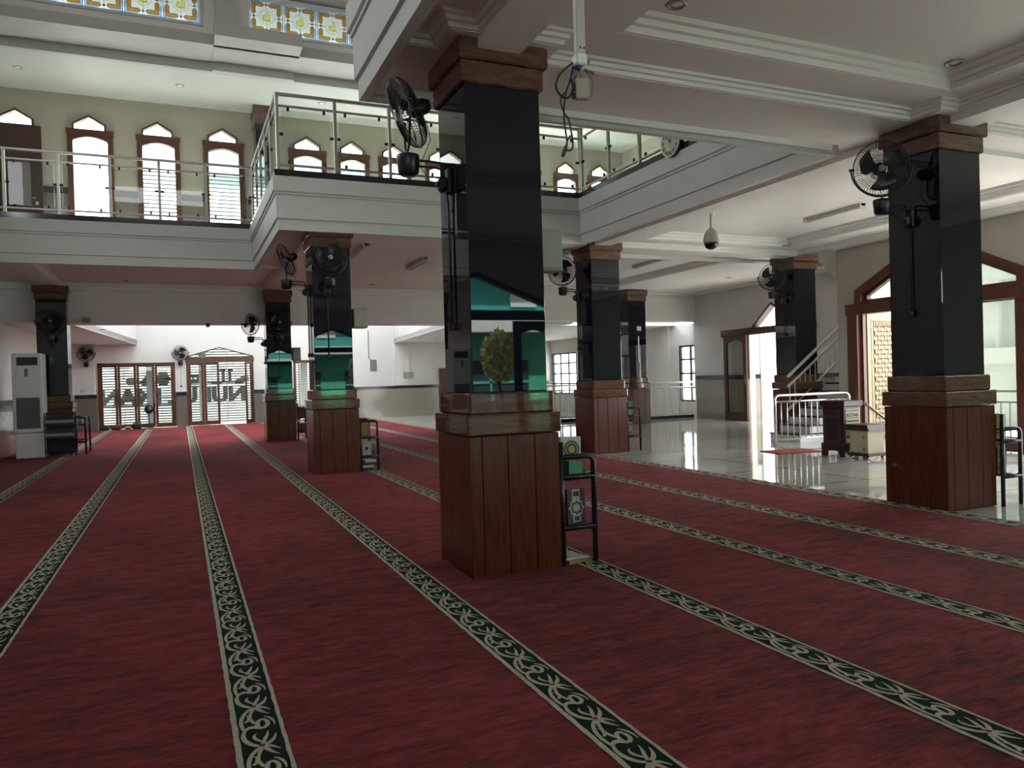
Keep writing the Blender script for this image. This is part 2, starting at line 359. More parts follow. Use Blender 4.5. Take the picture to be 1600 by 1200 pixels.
    def mesh(s, name, mats, off=(0, 0, 0)):
        me = bpy.data.meshes.new(name)
        me.from_pydata([(v[0]-off[0], v[1]-off[1], v[2]-off[2]) for v in s.v], [], s.f)
        for m in mats: me.materials.append(M[m])
        me.polygons.foreach_set('material_index', s.m); me.polygons.foreach_set('use_smooth', s.sm)
        me.update(); return me

def link(name, data, parent=None, loc=None):
    o = bpy.data.objects.new(name, data); COL.objects.link(o)
    if parent is not None: o.parent = parent
    if loc is not None: o.location = loc
    return o
def fixn(me):
    import bmesh
    b = bmesh.new(); b.from_mesh(me); bmesh.ops.recalc_face_normals(b, faces=b.faces); b.to_mesh(me); b.free(); return me
def tag(o, label, cat=None, group=None, kind=None):
    if label: o['label'] = label
    if cat: o['category'] = cat
    if group: o['group'] = group
    if kind: o['kind'] = kind
    return o
def struct(name, mb, mats, label, cat):
    if isinstance(mats, str): mats = [mats]
    return tag(link(name, fixn(mb.mesh(name, mats))), label, cat, kind='structure')
def thing(name, label, cat, loc=(0, 0, 0), rz=0.0, group=None, kind=None):
    o = link(name, None, None, loc); o.rotation_euler = (0, 0, rz); o.empty_display_size = 0.1
    return tag(o, label, cat, group, kind)
def part(name, mb, mats, parent, label=None, world=True):
    """mesh child; with world=True verts are world coordinates and the root is unrotated"""
    if isinstance(mats, str): mats = [mats]
    off = (0, 0, 0)
    if world:
        p = parent; off = Vector((0, 0, 0))
        while p is not None: off = off+p.location; p = p.parent
    o = link(name, fixn(mb.mesh(name, mats, off)), parent)
    if label: o['label'] = label
    return o
def single(name, mb, mats, label, cat, loc=(0, 0, 0), group=None, rz=0.0):
    if isinstance(mats, str): mats = [mats]
    o = link(name, fixn(mb.mesh(name, mats)), None, loc); o.rotation_euler = (0, 0, rz)
    return tag(o, label, cat, group)
def B(*a, m=0): return MB().box(*a, m=m)
def text_mb(body, size, depth, mirror=False, align='CENTER', sx=1.0, bold=0.012):
    cu = bpy.data.curves.new('text', 'FONT'); cu.body = body; cu.size = size; cu.extrude = depth/2; cu.align_x = align; cu.align_y = 'CENTER'; cu.offset = size*bold
    o = bpy.data.objects.new('text', cu); COL.objects.link(o)
    dg = bpy.context.evaluated_depsgraph_get(); me = bpy.data.meshes.new_from_object(o.evaluated_get(dg))
    mb = MB(); k = -1 if mirror else 1
    mb.add([(v.co.x*k*sx, v.co.y, v.co.z) for v in me.vertices], [tuple(p.vertices) for p in me.polygons])
    bpy.data.objects.remove(o); bpy.data.curves.remove(cu); bpy.data.meshes.remove(me)
    return mb
def xf(mb, mt):
    mb.v = [tuple(mt @ Vector(v)) for v in mb.v]; return mb
def wall_cells(mb, ax, a0, a1, u0, u1, z0, z1, holes, m=0):
    """solid wall plate with rectangular holes; ax 'y': thickness a0..a1 in y, u is x; ax 'x': thickness in x, u is y"""
    us = sorted({u0, u1, *[h[0] for h in holes], *[h[1] for h in holes]}); us = [u for u in us if u0 <= u <= u1]
    for a, b in zip(us, us[1:]):
        mid = (a+b)/2; spans = sorted((h[2], h[3]) for h in holes if h[0] < mid < h[1]); z = z0
        for h0, h1 in spans+[(z1, z1)]:
            if h0 > z+1e-6:
                if ax == 'y': mb.box(a, b, a0, a1, z, min(h0, z1), m)
                else: mb.box(a0, a1, a, b, z, min(h0, z1), m)
            z = max(z, h1)
    return mb

# ================================================================== STRUCTURE
struct('floor', B(-4.2, 17.5, -3.2, 33.6, -0.25, 0.0), 'tiles', 'polished cream tiled floor with dark stripe joints beside the red carpet', 'floor')
XC, YR = [-2.75, 2.32, 7.50, 12.75], [5.66, 12.97, 20.97]
VOID = [(-4.0, 16.95), (1.5, 16.95), (1.5, 12.5), (6.95, 12.5), (6.95, 6.6), (1.5, 6.6), (1.5, -2.5)]

# --- far wall with the glazed doors
YF = 31.6
mb = MB()
wall_cells(mb, 'y', YF, YF+0.2, -4.0, 16.0, 0, 4.9, [(-2.77, -0.17, 0, 2.455), (0.23, 2.66, 0, 3.02), (4.19, 6.45, 0, 2.455)])
mb.prism([(0.23, 2.67), (1.43, 3.02), (0.23, 3.02)], 'y', YF, YF+0.2); mb.prism([(2.66, 2.67), (2.66, 3.02), (1.43, 3.02)], 'y', YF, YF+0.2)
for a, b in ((-3.9, -2.86), (8.35, 9.0)): mb.box(a, b, YF-0.08, YF, 1.32, 3.12)
struct('wall_far', mb, 'white', 'white end wall pierced by brown glazed doors, far end of the hall', 'wall')
mb = MB()
for a, b in ((-3.8, -2.8), (-0.16, 0.22), (2.67, 4.18)):
    mb.box(a, b, YF-0.10, YF-0.001, 0, 1.18, 1); mb.box(a, b, YF-0.11, YF-0.001, 1.18, 1.32, 0)
for a, b in ((6.46, 10.25), (11.3, 15.8)):
    mb.box(a, b, YF-0.10, YF-0.001, 0, 1.18, 2); mb.box(a, b, YF-0.11, YF-0.001, 1.18, 1.30, 0)
struct('baseboard_far', mb, ['curb', 'dadodk', 'dado'], 'polished granite dado with a black cap along the far wall', 'dado')
# --- annex ceiling (low zone beyond the beam) with its skylight well
mb = MB(); W = [(-2.37, 21.9), (-1.44, 31.6), (8.35, 31.6), (7.6, 21.9)]
mb.prism([(-4, 21.9), W[0], W[1], (-4, 31.6)], 'z', 3.14, 3.3); mb.prism([W[3], (16, 21.9), (16, 31.6), W[2]], 'z', 3.14, 3.3)
struct('ceiling_annex', mb, 'ceil', 'low white ceiling of the far annex around the skylight well', 'ceiling')
mb = MB()
for a, b, s in ((W[0], W[1], -1), (W[3], W[2], 1)):
    mb.prism([a, b, (b[0]+0.15*s, b[1]), (a[0]+0.15*s, a[1])], 'z', 3.12, 4.9)
struct('trim_1', mb, 'white', 'white side walls of the skylight well above the far annex', 'skylight well')
# --- deep beams carrying the upper floor
mb = MB(); mb.box(-3.8, 11.3, 21.0, 21.9, 3.13, 4.22); mb.box(-3.8, 11.3, 20.9, 20.999, 3.9, 4.07)
struct('trim_2', mb, 'ceil', 'deep plain beam spanning the hall in front of the far annex', 'beam')
mb = MB(); mb.box(8.6, 15.8, 20.35, 20.95, 3.175, 4.22)
struct('trim_3', mb, 'ceil', 'deep plain white beam above the cream railing at right', 'beam')

# --- upper floor slab with coffers
mb = MB()
RECT = [(1.58, 12.9, -2.5, 6.5), (7.03, 12.9, 6.5, 11.9), (7.03, 12.4, 11.9, 13.8), (7.03, 15.5, 13.8, 21.0), (1.58, 7.03, 12.58, 21.0), (-3.8, 1.58, 17.03, 21.0)]
COF = [(3.18, 6.93, 0.9, 5.06), (8.24, 11.74, 6.75, 12.28), (8.44, 11.8, 13.75, 19.0)]
for a, b, c, d in RECT:
    if c < 0: mb.box(a, b, c, 5.59, 4.30, 4.84); c = 5.59
    mb.box(a, b, c, d, 4.225, 4.84)
us = sorted({v for r in RECT+COF for v in r[:2]}); vs_ = sorted({5.59, *[v for r in RECT+COF for v in r[2:]]})
for a, b in zip(us, us[1:]):
    for c, d in zip(vs_, vs_[1:]):
        x, y = (a+b)/2, (c+d)/2
        if any(r[0] < x < r[1] and r[2] < y < r[3] for r in RECT) and not any(r[0] < x < r[1] and r[2] < y < r[3] for r in COF):
            mb.box(a, b, c, d, 4.15 if y < 5.59 else 4.07, 4.30 if y < 5.59 else 4.225)
struct('ceiling', mb, 'ceil', 'painted ground floor ceiling with recessed coffers under the gallery', 'ceiling')
# beams on the column lines
mb = MB()
for x in XC[1:3]:
    mb.box(x-0.21, x+0.13, -2.5, 6.46, 3.97, 4.15 if False else 4.155)
mb.box(7.31, 7.65, 6.45, 20.9, 3.98, 4.07); mb.box(2.11, 2.45, 12.6, 20.9, 3.98, 4.07); mb.box(-2.95, -2.6, 17.1, 20.9, 3.98, 4.07)
mb.box(12.45, 12.69, -2.5, 11.9, 3.98, 4.155)
for (a, b) in ((1.6, 2.11), (2.45, 7.31), (7.65, 12.45)):
    mb.box(a, b, 12.72, 13.16, 3.98, 4.07)
for a, b, c, d in ((1.6, 2.11, 5.59, 6.46), (2.45, 7.31, 5.59, 6.46), (7.65, 12.45, 5.59, 6.0), (2.45, 2.76, 5.23, 5.59), (7.05, 7.31, 5.25, 5.59), (1.88, 2.11, 5.23, 5.59), (7.65, 7.93, 5.25, 5.59)): mb.box(a, b, c, d, 4.05, 4.155)
struct('trim_4', mb, 'ceil', 'shallow painted ceiling beams running between the dark columns', 'beam')
# crown mouldings (stepped) round each bay and each coffer
def crown(mb, x0, x1, y0, y1, zt, h, wd, inv=False):
    p = [(0, zt), (wd, zt), (wd, zt-h*0.3), (wd*0.66, zt-h*0.33), (wd*0.6, zt-h*0.62), (wd*0.33, zt-h*0.66), (wd*0.27, zt-h), (0, zt-h)]
    mb.sweep(p, [(x0, y0), (x0, y1), (x1, y1), (x1, y0)], True)
mb = MB()
for (a, b, c, d) in ((7.65, 12.45, 6.0, 12.72), (7.65, 15.4, 13.9, 20.3),
                     (2.45, 7.31, 13.16, 20.9), (-2.6, 2.11, 17.05, 20.9)):
    crown(mb, a, b, c, d, 4.075, 0.085, 0.10)
for (a, b, c, d) in COF: crown(mb, a, b, c, d, 4.303 if c < 1 else 4.228, 0.15, 0.13)
def crown_path(mb, path, zt, h, wd):
    mb.sweep([(0, zt), (wd, zt), (wd, zt-h*0.3), (wd*0.66, zt-h*0.33), (wd*0.6, zt-h*0.62), (wd*0.33, zt-h*0.66), (wd*0.27, zt-h), (0, zt-h)], path, True)
crown_path(mb, [(2.45, -2.4), (2.45, 5.23), (2.76, 5.23), (2.76, 5.59), (7.05, 5.59), (7.05, 5.25), (7.31, 5.25), (7.31, -2.4)], 4.155, .10, .10)
crown_path(mb, [(1.63, -2.4), (1.63, 5.59), (1.88, 5.59), (1.88, 5.23), (2.11, 5.23), (2.11, -2.4)], 4.155, .10, .10)
crown_path(mb, [(7.65, -2.4), (7.65, 5.25), (7.93, 5.25), (7.93, 5.59), (12.45, 5.59), (12.45, -2.4)], 4.155, .10, .10)
mb.sweep([(0, 4.055), (.07, 4.055), (.07, 4.03), (.045, 4.025), (.03, 3.99), (0, 3.99)], [(6.88, 6.46), (2.45, 6.46)])
mb.sweep([(0, 4.055), (.07, 4.055), (.07, 4.03), (.045, 4.025), (.03, 3.99), (0, 3.99)], [(2.11, 6.46), (1.62, 6.46)])
struct('trim_5', mb, 'ceil', 'stepped plaster crown mouldings around the ceiling bays and coffers', 'moulding')
mb = MB(); mb.sweep([(-.08, 3.95), (0, 3.95), (0, 4.125), (.03, 4.135), (.03, 4.50), (.05, 4.51), (.05, 4.54), (.075, 4.555), (.075, 4.79), (-.12, 4.79), (-.12, 4.07), (-.08, 4.07)], VOID)
struct('trim_6', mb, 'fascia', 'stepped white fascia edging the upper gallery around the open atrium', 'fascia')
mb = MB(); mb.sweep([(0.045, 4.79), (0.045, 4.90), (-0.30, 4.90), (-0.30, 4.79)], VOID)
struct('trim_7', mb, 'curb', 'black granite curb under the gallery railing', 'curb')

# --- walls at left, back, right
mb = MB(); wall_cells(mb, 'x', -4.0, -3.8, -3.0, 33.0, 0, 11.5, [(8.2, 12.2, 6.0, 8.2)])  # the opening is added out of view to bring light upstairs
struct('wall_left', mb, 'white', 'white side wall behind the tall air conditioner at left', 'wall')
mb = MB(); mb.box(-3.8, -3.74, -2.4, 31.5, 0, 1.18, 1); mb.box(-3.8, -3.73, -2.4, 31.5, 1.18, 1.31, 0)
struct('baseboard_left', mb, ['curb', 'dado'], 'granite dado with black cap along the left wall', 'dado')
def penta_hole(mb, ax, a0, a1, u0, u1, zs, ua, za, m=0):
    mb.prism([(u0, zs), (ua, za), (u0, za)], ax, a0, a1, m); mb.prism([(u1, zs), (u1, za), (ua, za)], ax, a0, a1, m)
mb = MB(); wall_cells(mb, 'y', -2.7, -2.5, -4.0, 13.0, 0, 11.5, [(3.4, 6.8, 0, 3.5), (-3.6, 2.6, 2.85, 3.6), (7.5, 12.4, 1.0, 3.6), (-2.5, 11.5, 9.5, 10.2)]); penta_hole(mb, 'y', -2.7, -2.5, 3.4, 6.8, 2.85, 5.1, 3.5)  # all openings except the pointed doorway are added to let in light
struct('wall_back', mb, 'white', 'white entrance wall behind the viewer with a pointed doorway', 'wall')
mb = MB(); wall_cells(mb, 'x', 12.7, 12.9, -2.7, 11.9, 0, 4.07, [(8.0, 11.45, 0, 3.98), (4.95, 7.8, 0, 3.3)]); penta_hole(mb, 'x', 12.7, 12.9, 8.0, 11.45, 3.05, 9.72, 3.98)  # plain second opening added out of view to light the low ceilings
struct('wall_right', mb, 'beige', 'beige side wall with the wide pointed brown doorway', 'wall')
mb = MB(); wall_cells(mb, 'x', 15.5, 15.7, 11.4, 20.35, 0, 4.07, [(15.4, 17.85, 0, 3.42)]); mb.prism([(17.85, 2.66), (17.85, 3.42), (16.9, 3.42)], 'x', 15.5, 15.7); mb.prism([(15.4, 2.66), (16.9, 3.42), (15.4, 3.42)], 'x', 15.5, 15.7)
wall_cells(mb, 'y', 11.46, 11.6, 12.9, 15.5, 0, 8.6, [(13.2, 15.3, 4.4, 8.0)]); mb.box(15.5, 15.7, 11.4, 13.8, 4.07, 8.6)
struct('wall_side', mb, 'white', 'white side wall with the pointed opening and sliding door', 'wall')
mb = MB()
for a, b in ((13.9, 15.39), (17.86, 20.35)): mb.box(15.44, 15.499, a, b, 0, 1.26, 1); mb.box(15.43, 15.499, a, b, 1.26, 1.385, 0)
struct('baseboard_side', mb, ['curb', 'dado'], 'polished granite dado mirroring a railing beside the sliding door', 'dado')
mb = MB(); wall_cells(mb, 'x', 15.8, 16.0, 20.35, 31.6, 0, 3.14, [(20.55, 21.75, 0.52, 2.43), (23.7, 24.9, 0.6, 2.48), (29.2, 31.5, 0.7, 2.54)])
mb.box(15.5, 15.8, 20.35, 20.5, 0, 3.2); mb.box(15.72, 15.8, 22.25, 22.65, 0, 3.14)
struct('wall_annex', mb, 'white', 'white outer wall of the far annex with black gridded windows', 'wall')
# --- upper storey
WU = [(-2.31, 0.98), (-0.81, 0.97), (0.71, 0.97), (2.83, 0.97), (4.07, 0.91), (5.24, 0.93), (6.6, 0.9), (8.0, 0.9), (9.35, 0.9), (10.70, 0.87), (11.90, 0.88)]
YU = 20.9
mb = MB(); holes = [(-3.85, -2.84, 4.9, 7.75)]
for x, wd in WU: holes.append((x, x+wd, 4.9, 7.75))
for x, wd in [(-3.83, 0.98)]+WU: holes.append((x+0.12, x+wd-0.14, 7.7, 8.12))
wall_cells(mb, 'y', YU, YU+0.2, -4.0, 13.4, 4.84, 8.75, holes)
for x, wd in [(-3.83, 0.98)]+WU:
    a, b = x+0.12, x+wd-0.14; penta_hole(mb, 'y', YU, YU+0.2, a, b, 7.90, (a+b)/2, 8.12)
mb.box(13.2, 13.4, -2.5, YU, 4.84, 8.75); mb.box(-4.0, 13.4, -2.6, -2.4, 8.6, 8.75)
mb.box(15.5, 15.7, 11.4, 20.9, 4.84, 8.6); mb.box(13.4, 15.7, 20.7, 20.9, 4.84, 8.6)
struct('wall_upper', mb, 'cream', 'cream upstairs wall with pointed arch windows', 'wall')
mb = MB(); xs = [-2.84]
for x, wd in WU: xs += [x, x+wd]
xs.append(13.2)
for i in range(0, len(xs), 2): mb.box(xs[i]+0.01, xs[i+1]-0.01, YU-0.02, YU-0.001, 6.2, 6.35, 0); mb.box(xs[i]+0.01, xs[i+1]-0.01, YU-0.015, YU-0.001, 4.85, 6.2, 1)
struct('baseboard_upper', mb, ['curb', 'dadodk'], 'grey dado with dark cap below the upstairs windows', 'dado')
mb = MB(); mb.box(-4.0, 13.4, 18.27, 21.1, 8.60, 8.75); mb.box(12.6, 13.4, -2.5, 18.27, 8.6, 8.75); mb.box(13.4, 15.7, 11.4, 20.9, 8.6, 8.75)
mb.box(1.6, 12.6, -2.5, 6.0, 8.6, 8.75)
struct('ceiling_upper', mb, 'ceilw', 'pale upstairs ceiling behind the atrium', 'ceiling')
mb = MB(); mb.box(-4.0, 12.6, 17.3, 18.27, 8.72, 8.9); mb.box(-4.0, 12.6, 18.22, 18.34, 8.53, 8.9); mb.box(-4.0, 12.6, 17.24, 17.3, 8.72, 8.95)
mb.box(0.86, 2.62, 16.72, 17.3, 8.72, 8.98); mb.box(0.86, 2.62, 17.3, 18.1, 8.70, 8.72); mb.box(0.86, 2.62, 18.10, 18.22, 8.52, 8.9)
mb.box(0.90, 1.28, 17.12, 17.3, 8.98, 11.3); mb.box(-4.0, 12.6, 17.1, 17.3, 9.96, 10.06); mb.box(-4.0, 12.6, 16.95, 17.3, 10.18, 10.4); mb.box(-4.0, 12.6, 16.7, 17.3, 10.55, 10.8)
struct('trim_8', mb, 'cornice', 'stepped cornice and pilaster below the stained glass windows', 'cornice')
CW = [(-3.73, 0.60), (1.60, 5.93), (6.9, 11.2)]
mb = MB(); wall_cells(mb, 'y', 17.3, 17.5, -4.0, 12.8, 8.9, 11.5, [(a, b, 9.15, 9.88) for a, b in CW])
wall_cells(mb, 'x', 12.6, 12.8, -2.5, 17.5, 8.6, 11.5, [(9.0, 15.5, 9.4, 10.0)])  # side opening added out of view to brighten the atrium
struct('wall_clerestory', mb, 'white', 'grey white clerestory wall holding the stained glass windows', 'wall')
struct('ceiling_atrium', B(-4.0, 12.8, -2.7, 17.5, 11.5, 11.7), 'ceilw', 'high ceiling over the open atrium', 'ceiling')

mb = MB(); mb.prism(W, 'z', 4.9, 4.93); mb.box(8.6, 16.0, 20.96, 21.9, 3.30, 3.33)
struct('window_20', mb, 'poly', 'translucent roof sheet over the skylight well', 'skylight')
struct('ceiling_eave_sun_blocker', B(-4, 12.8, 17.5, 18.9, 10.0, 10.15), 'white', 'unseen eave slab added to keep the sun off the stained glass windows', 'eave')  # added slab, stops sun coming through the stained glass
struct('ceiling_porch', B(-1, 12, -4.3, -2.7, 3.75, 3.95), 'white', 'flat canopy over the entrance porch behind the viewer', 'canopy')
struct('ceiling_canopy_sun_blocker', B(-4, 16, 31.8, 33.4, 3.6, 3.75), 'white', 'unseen flat canopy added to block the sun at the far glazed doors', 'canopy')  # added slab, keeps sun patches off the floor inside the doors
# ================================================================== CARPET
mb = MB(); xs = [-3.72, 7.17]; ys = [-2.4, 31.45]; HO = []
for cx_, cy_ in ((2.323, 5.665), (7.50, 5.69), (2.33, 12.95), (7.56, 13.0), (2.40, 21.0), (-2.73, 20.98)):
    HO.append((cx_-.376, cx_+.376, cy_-.376, cy_+.376)); xs += [cx_-.376, min(7.17, cx_+.376)]; ys += [cy_-.376, cy_+.376]
xs = sorted(set(xs)); ys = sorted(set(ys))
for a, b in zip(xs, xs[1:]):
    for c, d in zip(ys, ys[1:]):
        if not any(h[0] < (a+b)/2 < h[1] and h[2] < (c+d)/2 < h[3] for h in HO): mb.box(a, b, c, d, 0.0, 0.012)
carpet = single('prayer_carpet', mb, 'carpet', 'wall to wall red prayer carpet crossed by long patterned border stripes', 'carpet')
def stroke(mb, pts, widths, z, m):
    """flat ribbon along pts with varying width"""
    n = len(pts); vs = []
    for i, p in enumerate(pts):
        a = pts[max(i-1, 0)]; b = pts[min(i+1, n-1)]; dx, dy = b[0]-a[0], b[1]-a[1]; L = math.hypot(dx, dy) or 1
        nx, ny = -dy/L*widths[i]/2, dx/L*widths[i]/2
        vs += [(p[0]+nx, p[1]+ny, z), (p[0]-nx, p[1]-ny, z)]
    mb.add(vs, [(2*i, 2*i+1, 2*i+3, 2*i+2) for i in range(n-1)], m)
def bez(p0, p1, p2, p3, n=7):
    return [tuple((1-t)**3*a+3*(1-t)**2*t*b+3*(1-t)*t*t*c+t**3*d for a, b, c, d in zip(p0, p1, p2, p3)) for t in [i/n for i in range(n+1)]]
HW, PER = 0.105, 0.411
def border(xc):
    mb = MB(); z = 0.0135
    y0, y1 = -2.3, 31.4
    mb.add([(xc-HW, y0, z), (xc+HW, y0, z), (xc+HW, y1, z), (xc-HW, y1, z)], [(0, 1, 2, 3)], 0)
    z += 0.0012; ny = int((y1-y0)/0.05)
    for s, wd in ((-1, 0.024), (1, 0.017)):
        ya = [y0+(y1-y0)*i/ny for i in range(ny+1)]
        stroke(mb, [(xc+s*(HW-wd/2)+0.0012*math.sin(i*1.7), y) for i, y in enumerate(ya)], [wd+0.003*math.sin(i*2.3) for i in range(ny+1)], z, 1)
    k0 = int((y0-0.3-4.515)/PER)+1
    S = 0.078
    def P(u, v): return (v*S, u*PER)
    segs = []
    def add(*b, w0=.006, w1=.013, w2=.006, n=7):
        pts = bez(*[P(*q) for q in b], n=n); N = len(pts)
        ws = [(w0+(w1-w0)*(2*i/(N-1)) if i < (N-1)/2 else w1+(w2-w1)*(2*i/(N-1)-1)) for i in range(N)]
        segs.append((pts, [w_*1.45 for w_ in ws]))
    add((0, 0), (.06, -.7), (.26, -1.05), (.42, -.72), w0=.012, w1=.016, w2=.010)       # long lower arc
    add((.42, -.72), (.50, -.52), (.50, -.2), (.44, .02), w0=.010, w1=.020, w2=.016)
    add((.44, .02), (.38, .35), (.50, .72), (.60, .5), w0=.016, w1=.014, w2=.012)         # eye
    add((.60, .5), (.70, .25), (.60, -.12), (.44, .02), w0=.012, w1=.013, w2=.014)
    add((.42, -.72), (.58, -.95), (.86, -.9), (1.0, 0), w0=.010, w1=.013, w2=.012)        # arc to next dot
    add((.56, -.1), (.72, -.55), (.84, -.2), (.98, -.02), w0=.012, w1=.009, w2=.014)
    add((1.0, 0), (.92, .25), (.84, .3), (.76, .75), w0=.018, w1=.014, w2=.003)           # leaves
    add((1.0, 0), (.99, .35), (.95, .6), (.86, .85), w0=.014, w1=.013, w2=.003)
    add((0, 0), (.03, .4), (.10, .75), (.24, .82), w0=.014, w1=.015, w2=.003)
    add((0.04, .05), (.14, .15), (.2, .4), (.32, .45), w0=.012, w1=.012, w2=.003)
    add((.1, .02), (.16, -.3), (.26, -.45), (.30, -.15), w0=.008, w1=.012, w2=.003)
    add((.62, -.62), (.66, -.35), (.74, -.3), (.80, -.48), w0=.010, w1=.012, w2=.003)
    add((.70, .42), (.66, .75), (.56, .95), (.44, .88), w0=.004, w1=.010, w2=.003)
    k = k0
    while 4.515+k*PER+PER < y1:
        oy = 4.515+k*PER
        if oy > y0:
            for q, (pts, ws) in enumerate(segs):
                stroke(mb, [(xc+a, oy+b) for a, b in pts], ws, z+0.0002*q, 1)
            mb.add([(xc+0.014*math.cos(t*PI/3), oy+0.013*math.sin(t*PI/3), z+0.004) for t in range(6)], [(0, 1, 2, 3, 4, 5)], 2)
        k += 1
    return mb
mb = MB(); mb.prism([(0, .012), (.05, .030), (.12, .040), (.19, .030), (.26, .012)], 'x', 0, .225)
fo = part('carpet_fold', xf(mb, Matrix.Translation((1.718, 5.70, 0))), 'carpet', carpet, world=False)
for xc in (-2.37, -1.07, 0.265, 1.60, 2.95, 4.32, 5.68, 7.06):
    o = link('border_stripe', fixn(border(xc).mesh('border_stripe', ['bordg', 'bordc', 'bordr'])), carpet)

# ================================================================== COLUMNS
def column(x, y, label, ztop=4.05, side_boards=4):
    t = thing('column', label, 'column', (x, y, 0), group='polished granite columns')
    hw = 0.373
    for ang in range(4):                     # wooden cladding: boards with open joints
        mb = MB(); c, s = math.cos(ang*PI/2), math.sin(ang*PI/2); ws = [0.10, 0.21, 0.225, 0.21] if side_boards == 4 else [0.25, 0.25, 0.246]
        u = -hw
        for k, wd in enumerate(ws):
            b = MB().bbox(u+0.0015, u+wd-0.0015, -hw, -hw+0.03, 0.004, 1.065, 0.004)
            xf(b, Matrix.Rotation(ang*PI/2, 4, 'Z')); mb.add(b.v, b.f); u += wd
        part('base_panel', mb, 'panel', t, world=False)
    part('base_core', MB().box(-.345, .345, -.345, .345, 0, 1.06), 'dark', t, world=False)
    part('stone_band', MB().bbox(-.39, .39, -.39, .39, 1.072, 1.228, 0.012), 'stone', t, world=False)
    part('stone_band', MB().bbox(-.352, .352, -.352, .352, 1.228, 1.392, 0.014), 'stone', t, world=False)
    part('granite_shaft', MB().bbox(-.312, .312, -.312, .312, 1.392, ztop-.32, 0.006), 'granite', t, world=False)
    part('capital_block', MB().bbox(-.342, .342, -.342, .342, ztop-.325, ztop-.155, 0.012), 'stone', t, world=False)
    part('capital_block', MB().bbox(-.372, .372, -.372, .372, ztop-.16, ztop-.0, 0.012), 'stone', t, world=False)
    return t
column(2.323, 5.665, 'nearest dark granite column in the middle, green house mirrored in it')
column(7.50, 5.69, 'big dark granite column at the right of the photo on the tile edge')
column(2.33, 12.95, 'dark granite column with two black fans under the gallery corner')
column(7.56, 13.0, 'dark granite column between the carpet edge and the shiny tiles')
column(2.40, 21.0, 'dark granite column before the far glazed doors, right of the pointed one', 3.97)
column(-2.73, 20.98, 'dark green granite column behind the tall white air conditioner', 3.97)
column(12.80, 13.2, 'dark granite column standing beside the staircase')
column(12.80, 20.0, 'slim looking far column in front of the cream railing')
t = thing('annex_pillar', 'dark clad pillar hidden half behind the far column by the cream railing', 'pillar', (12.3, 21.6, 0))
part('pillar_shaft', MB().bbox(-.3, .3, -.3, .3, 1.36, 3.0, .006), 'granite', t, world=False); part('pillar_base', MB().bbox(-.36, .36, -.36, .36, 0, 1.36, .01), 'panel', t, world=False)
part('pillar_cap', MB().bbox(-.34, .34, -.34, .34, 3.0, 3.14, .01), 'ceil', t, world=False)

# ================================================================== WALL FANS
def guard_mesh(R=0.275, front=True):
    mb = MB(); dep = 0.085 if front else -0.085
    n = 72 if front else 54
    for k in range(n):
        t = 2*PI*k/n; c, s = math.cos(t), math.sin(t)
        pts = [(dep*1.0, 0.06*c, 0.06*s), (dep*0.98, 0.14*c, 0.14*s), (dep*0.80, 0.22*c, 0.22*s), (dep*0.42, 0.262*c, 0.262*s), (0, R*c, R*s)]
        mb.tube(pts, 0.0021, 4, caps=False)
    for rr, d in ((0.06, 1.0), (0.14, 0.98), (0.22, 0.80)):
        mb.tube([(dep*d, rr*math.cos(2*PI*k/24), rr*math.sin(2*PI*k/24)) for k in range(24)], 0.0016, 4, closed=True)
    mb.tube([(0.0, R*math.cos(2*PI*k/36), R*math.sin(2*PI*k/36)) for k in range(36)], 0.006 if front else 0.004, 6, closed=True)
    return fixn(mb.mesh('fan_guard', ['black']))
def blade_mesh():
    mb = MB(); vs = []; fs = []; nr, nt_ = 8, 7
    for i in range(nr):
        r = 0.035+0.195*i/(nr-1); a0 = -0.25-0.35*i/(nr-1); wd = 0.55+0.75*math.sin(PI*min(1, (i+0.6)/(nr))*0.8)
        if i == nr-1: wd *= 0.72
        for j in range(nt_):
            t = a0+wd*j/(nt_-1); vs.append((0.035*(j/(nt_-1)-0.5)*(1.2-0.4*i/nr)+0.01, r*math.cos(t), r*math.sin(t)))
    for i in range(nr-1):
        for j in range(nt_-1): fs.append((i*nt_+j, i*nt_+j+1, (i+1)*nt_+j+1, (i+1)*nt_+j))
    o = len(vs); vs += [(x+0.003, y, z) for x, y, z in vs]; fs += [tuple(o+i for i in f[::-1]) for f in fs]
    mb.add(vs, fs, 0, True); return mb.mesh('fan_blade', ['blade'])
FM = {'gf': guard_mesh(), 'gb': guard_mesh(front=False), 'bl': blade_mesh()}
FM['hub'] = fixn(MB().lathe([(0.0, 0.045), (0.03, 0.043), (0.036, 0.03), (0.036, 0.0)], axis='x').mesh('fan_hub', ['hub']))
FM['hub2'] = fixn(MB().lathe([(0.0, 0.094), (0.035, 0.092), (0.04, 0.082), (0.04, 0.078)], axis='x').mesh('fan_badge', ['hub']))
FM['motor'] = fixn(MB().lathe([(0.0, -0.20), (0.04, -0.19), (0.062, -0.15), (0.066, -0.08), (0.06, -0.035), (0.02, -0.03), (0.02, 0.0)], axis='x').mesh('fan_motor', ['black']))
def yoke_mesh():
    mb = MB(); pts = [(-0.0, 0.295*math.cos(a), -0.295*abs(math.sin(a))*1.0+0.0) for a in [PI*k/20 for k in range(21)]]
    mb.tube(pts, 0.0095, 8)
    for s in (-1, 1): mb.lathe([(0.012, -0.02), (0.016, -0.005), (0.016, 0.03), (0.0, 0.032)], (0, s*0.295, 0.0), 10, axis='y')
    return fixn(mb.mesh('fan_yoke', ['blackm']))
FM['yoke'] = yoke_mesh()
FM['gear'] = fixn(MB().lathe([(0.0, -0.105), (0.06, -0.102), (0.080, -0.08), (0.090, 0.03), (0.088, 0.055), (0.02, 0.06), (0.016, 0.075)], n=20).mesh('fan_gearbox', ['black']))
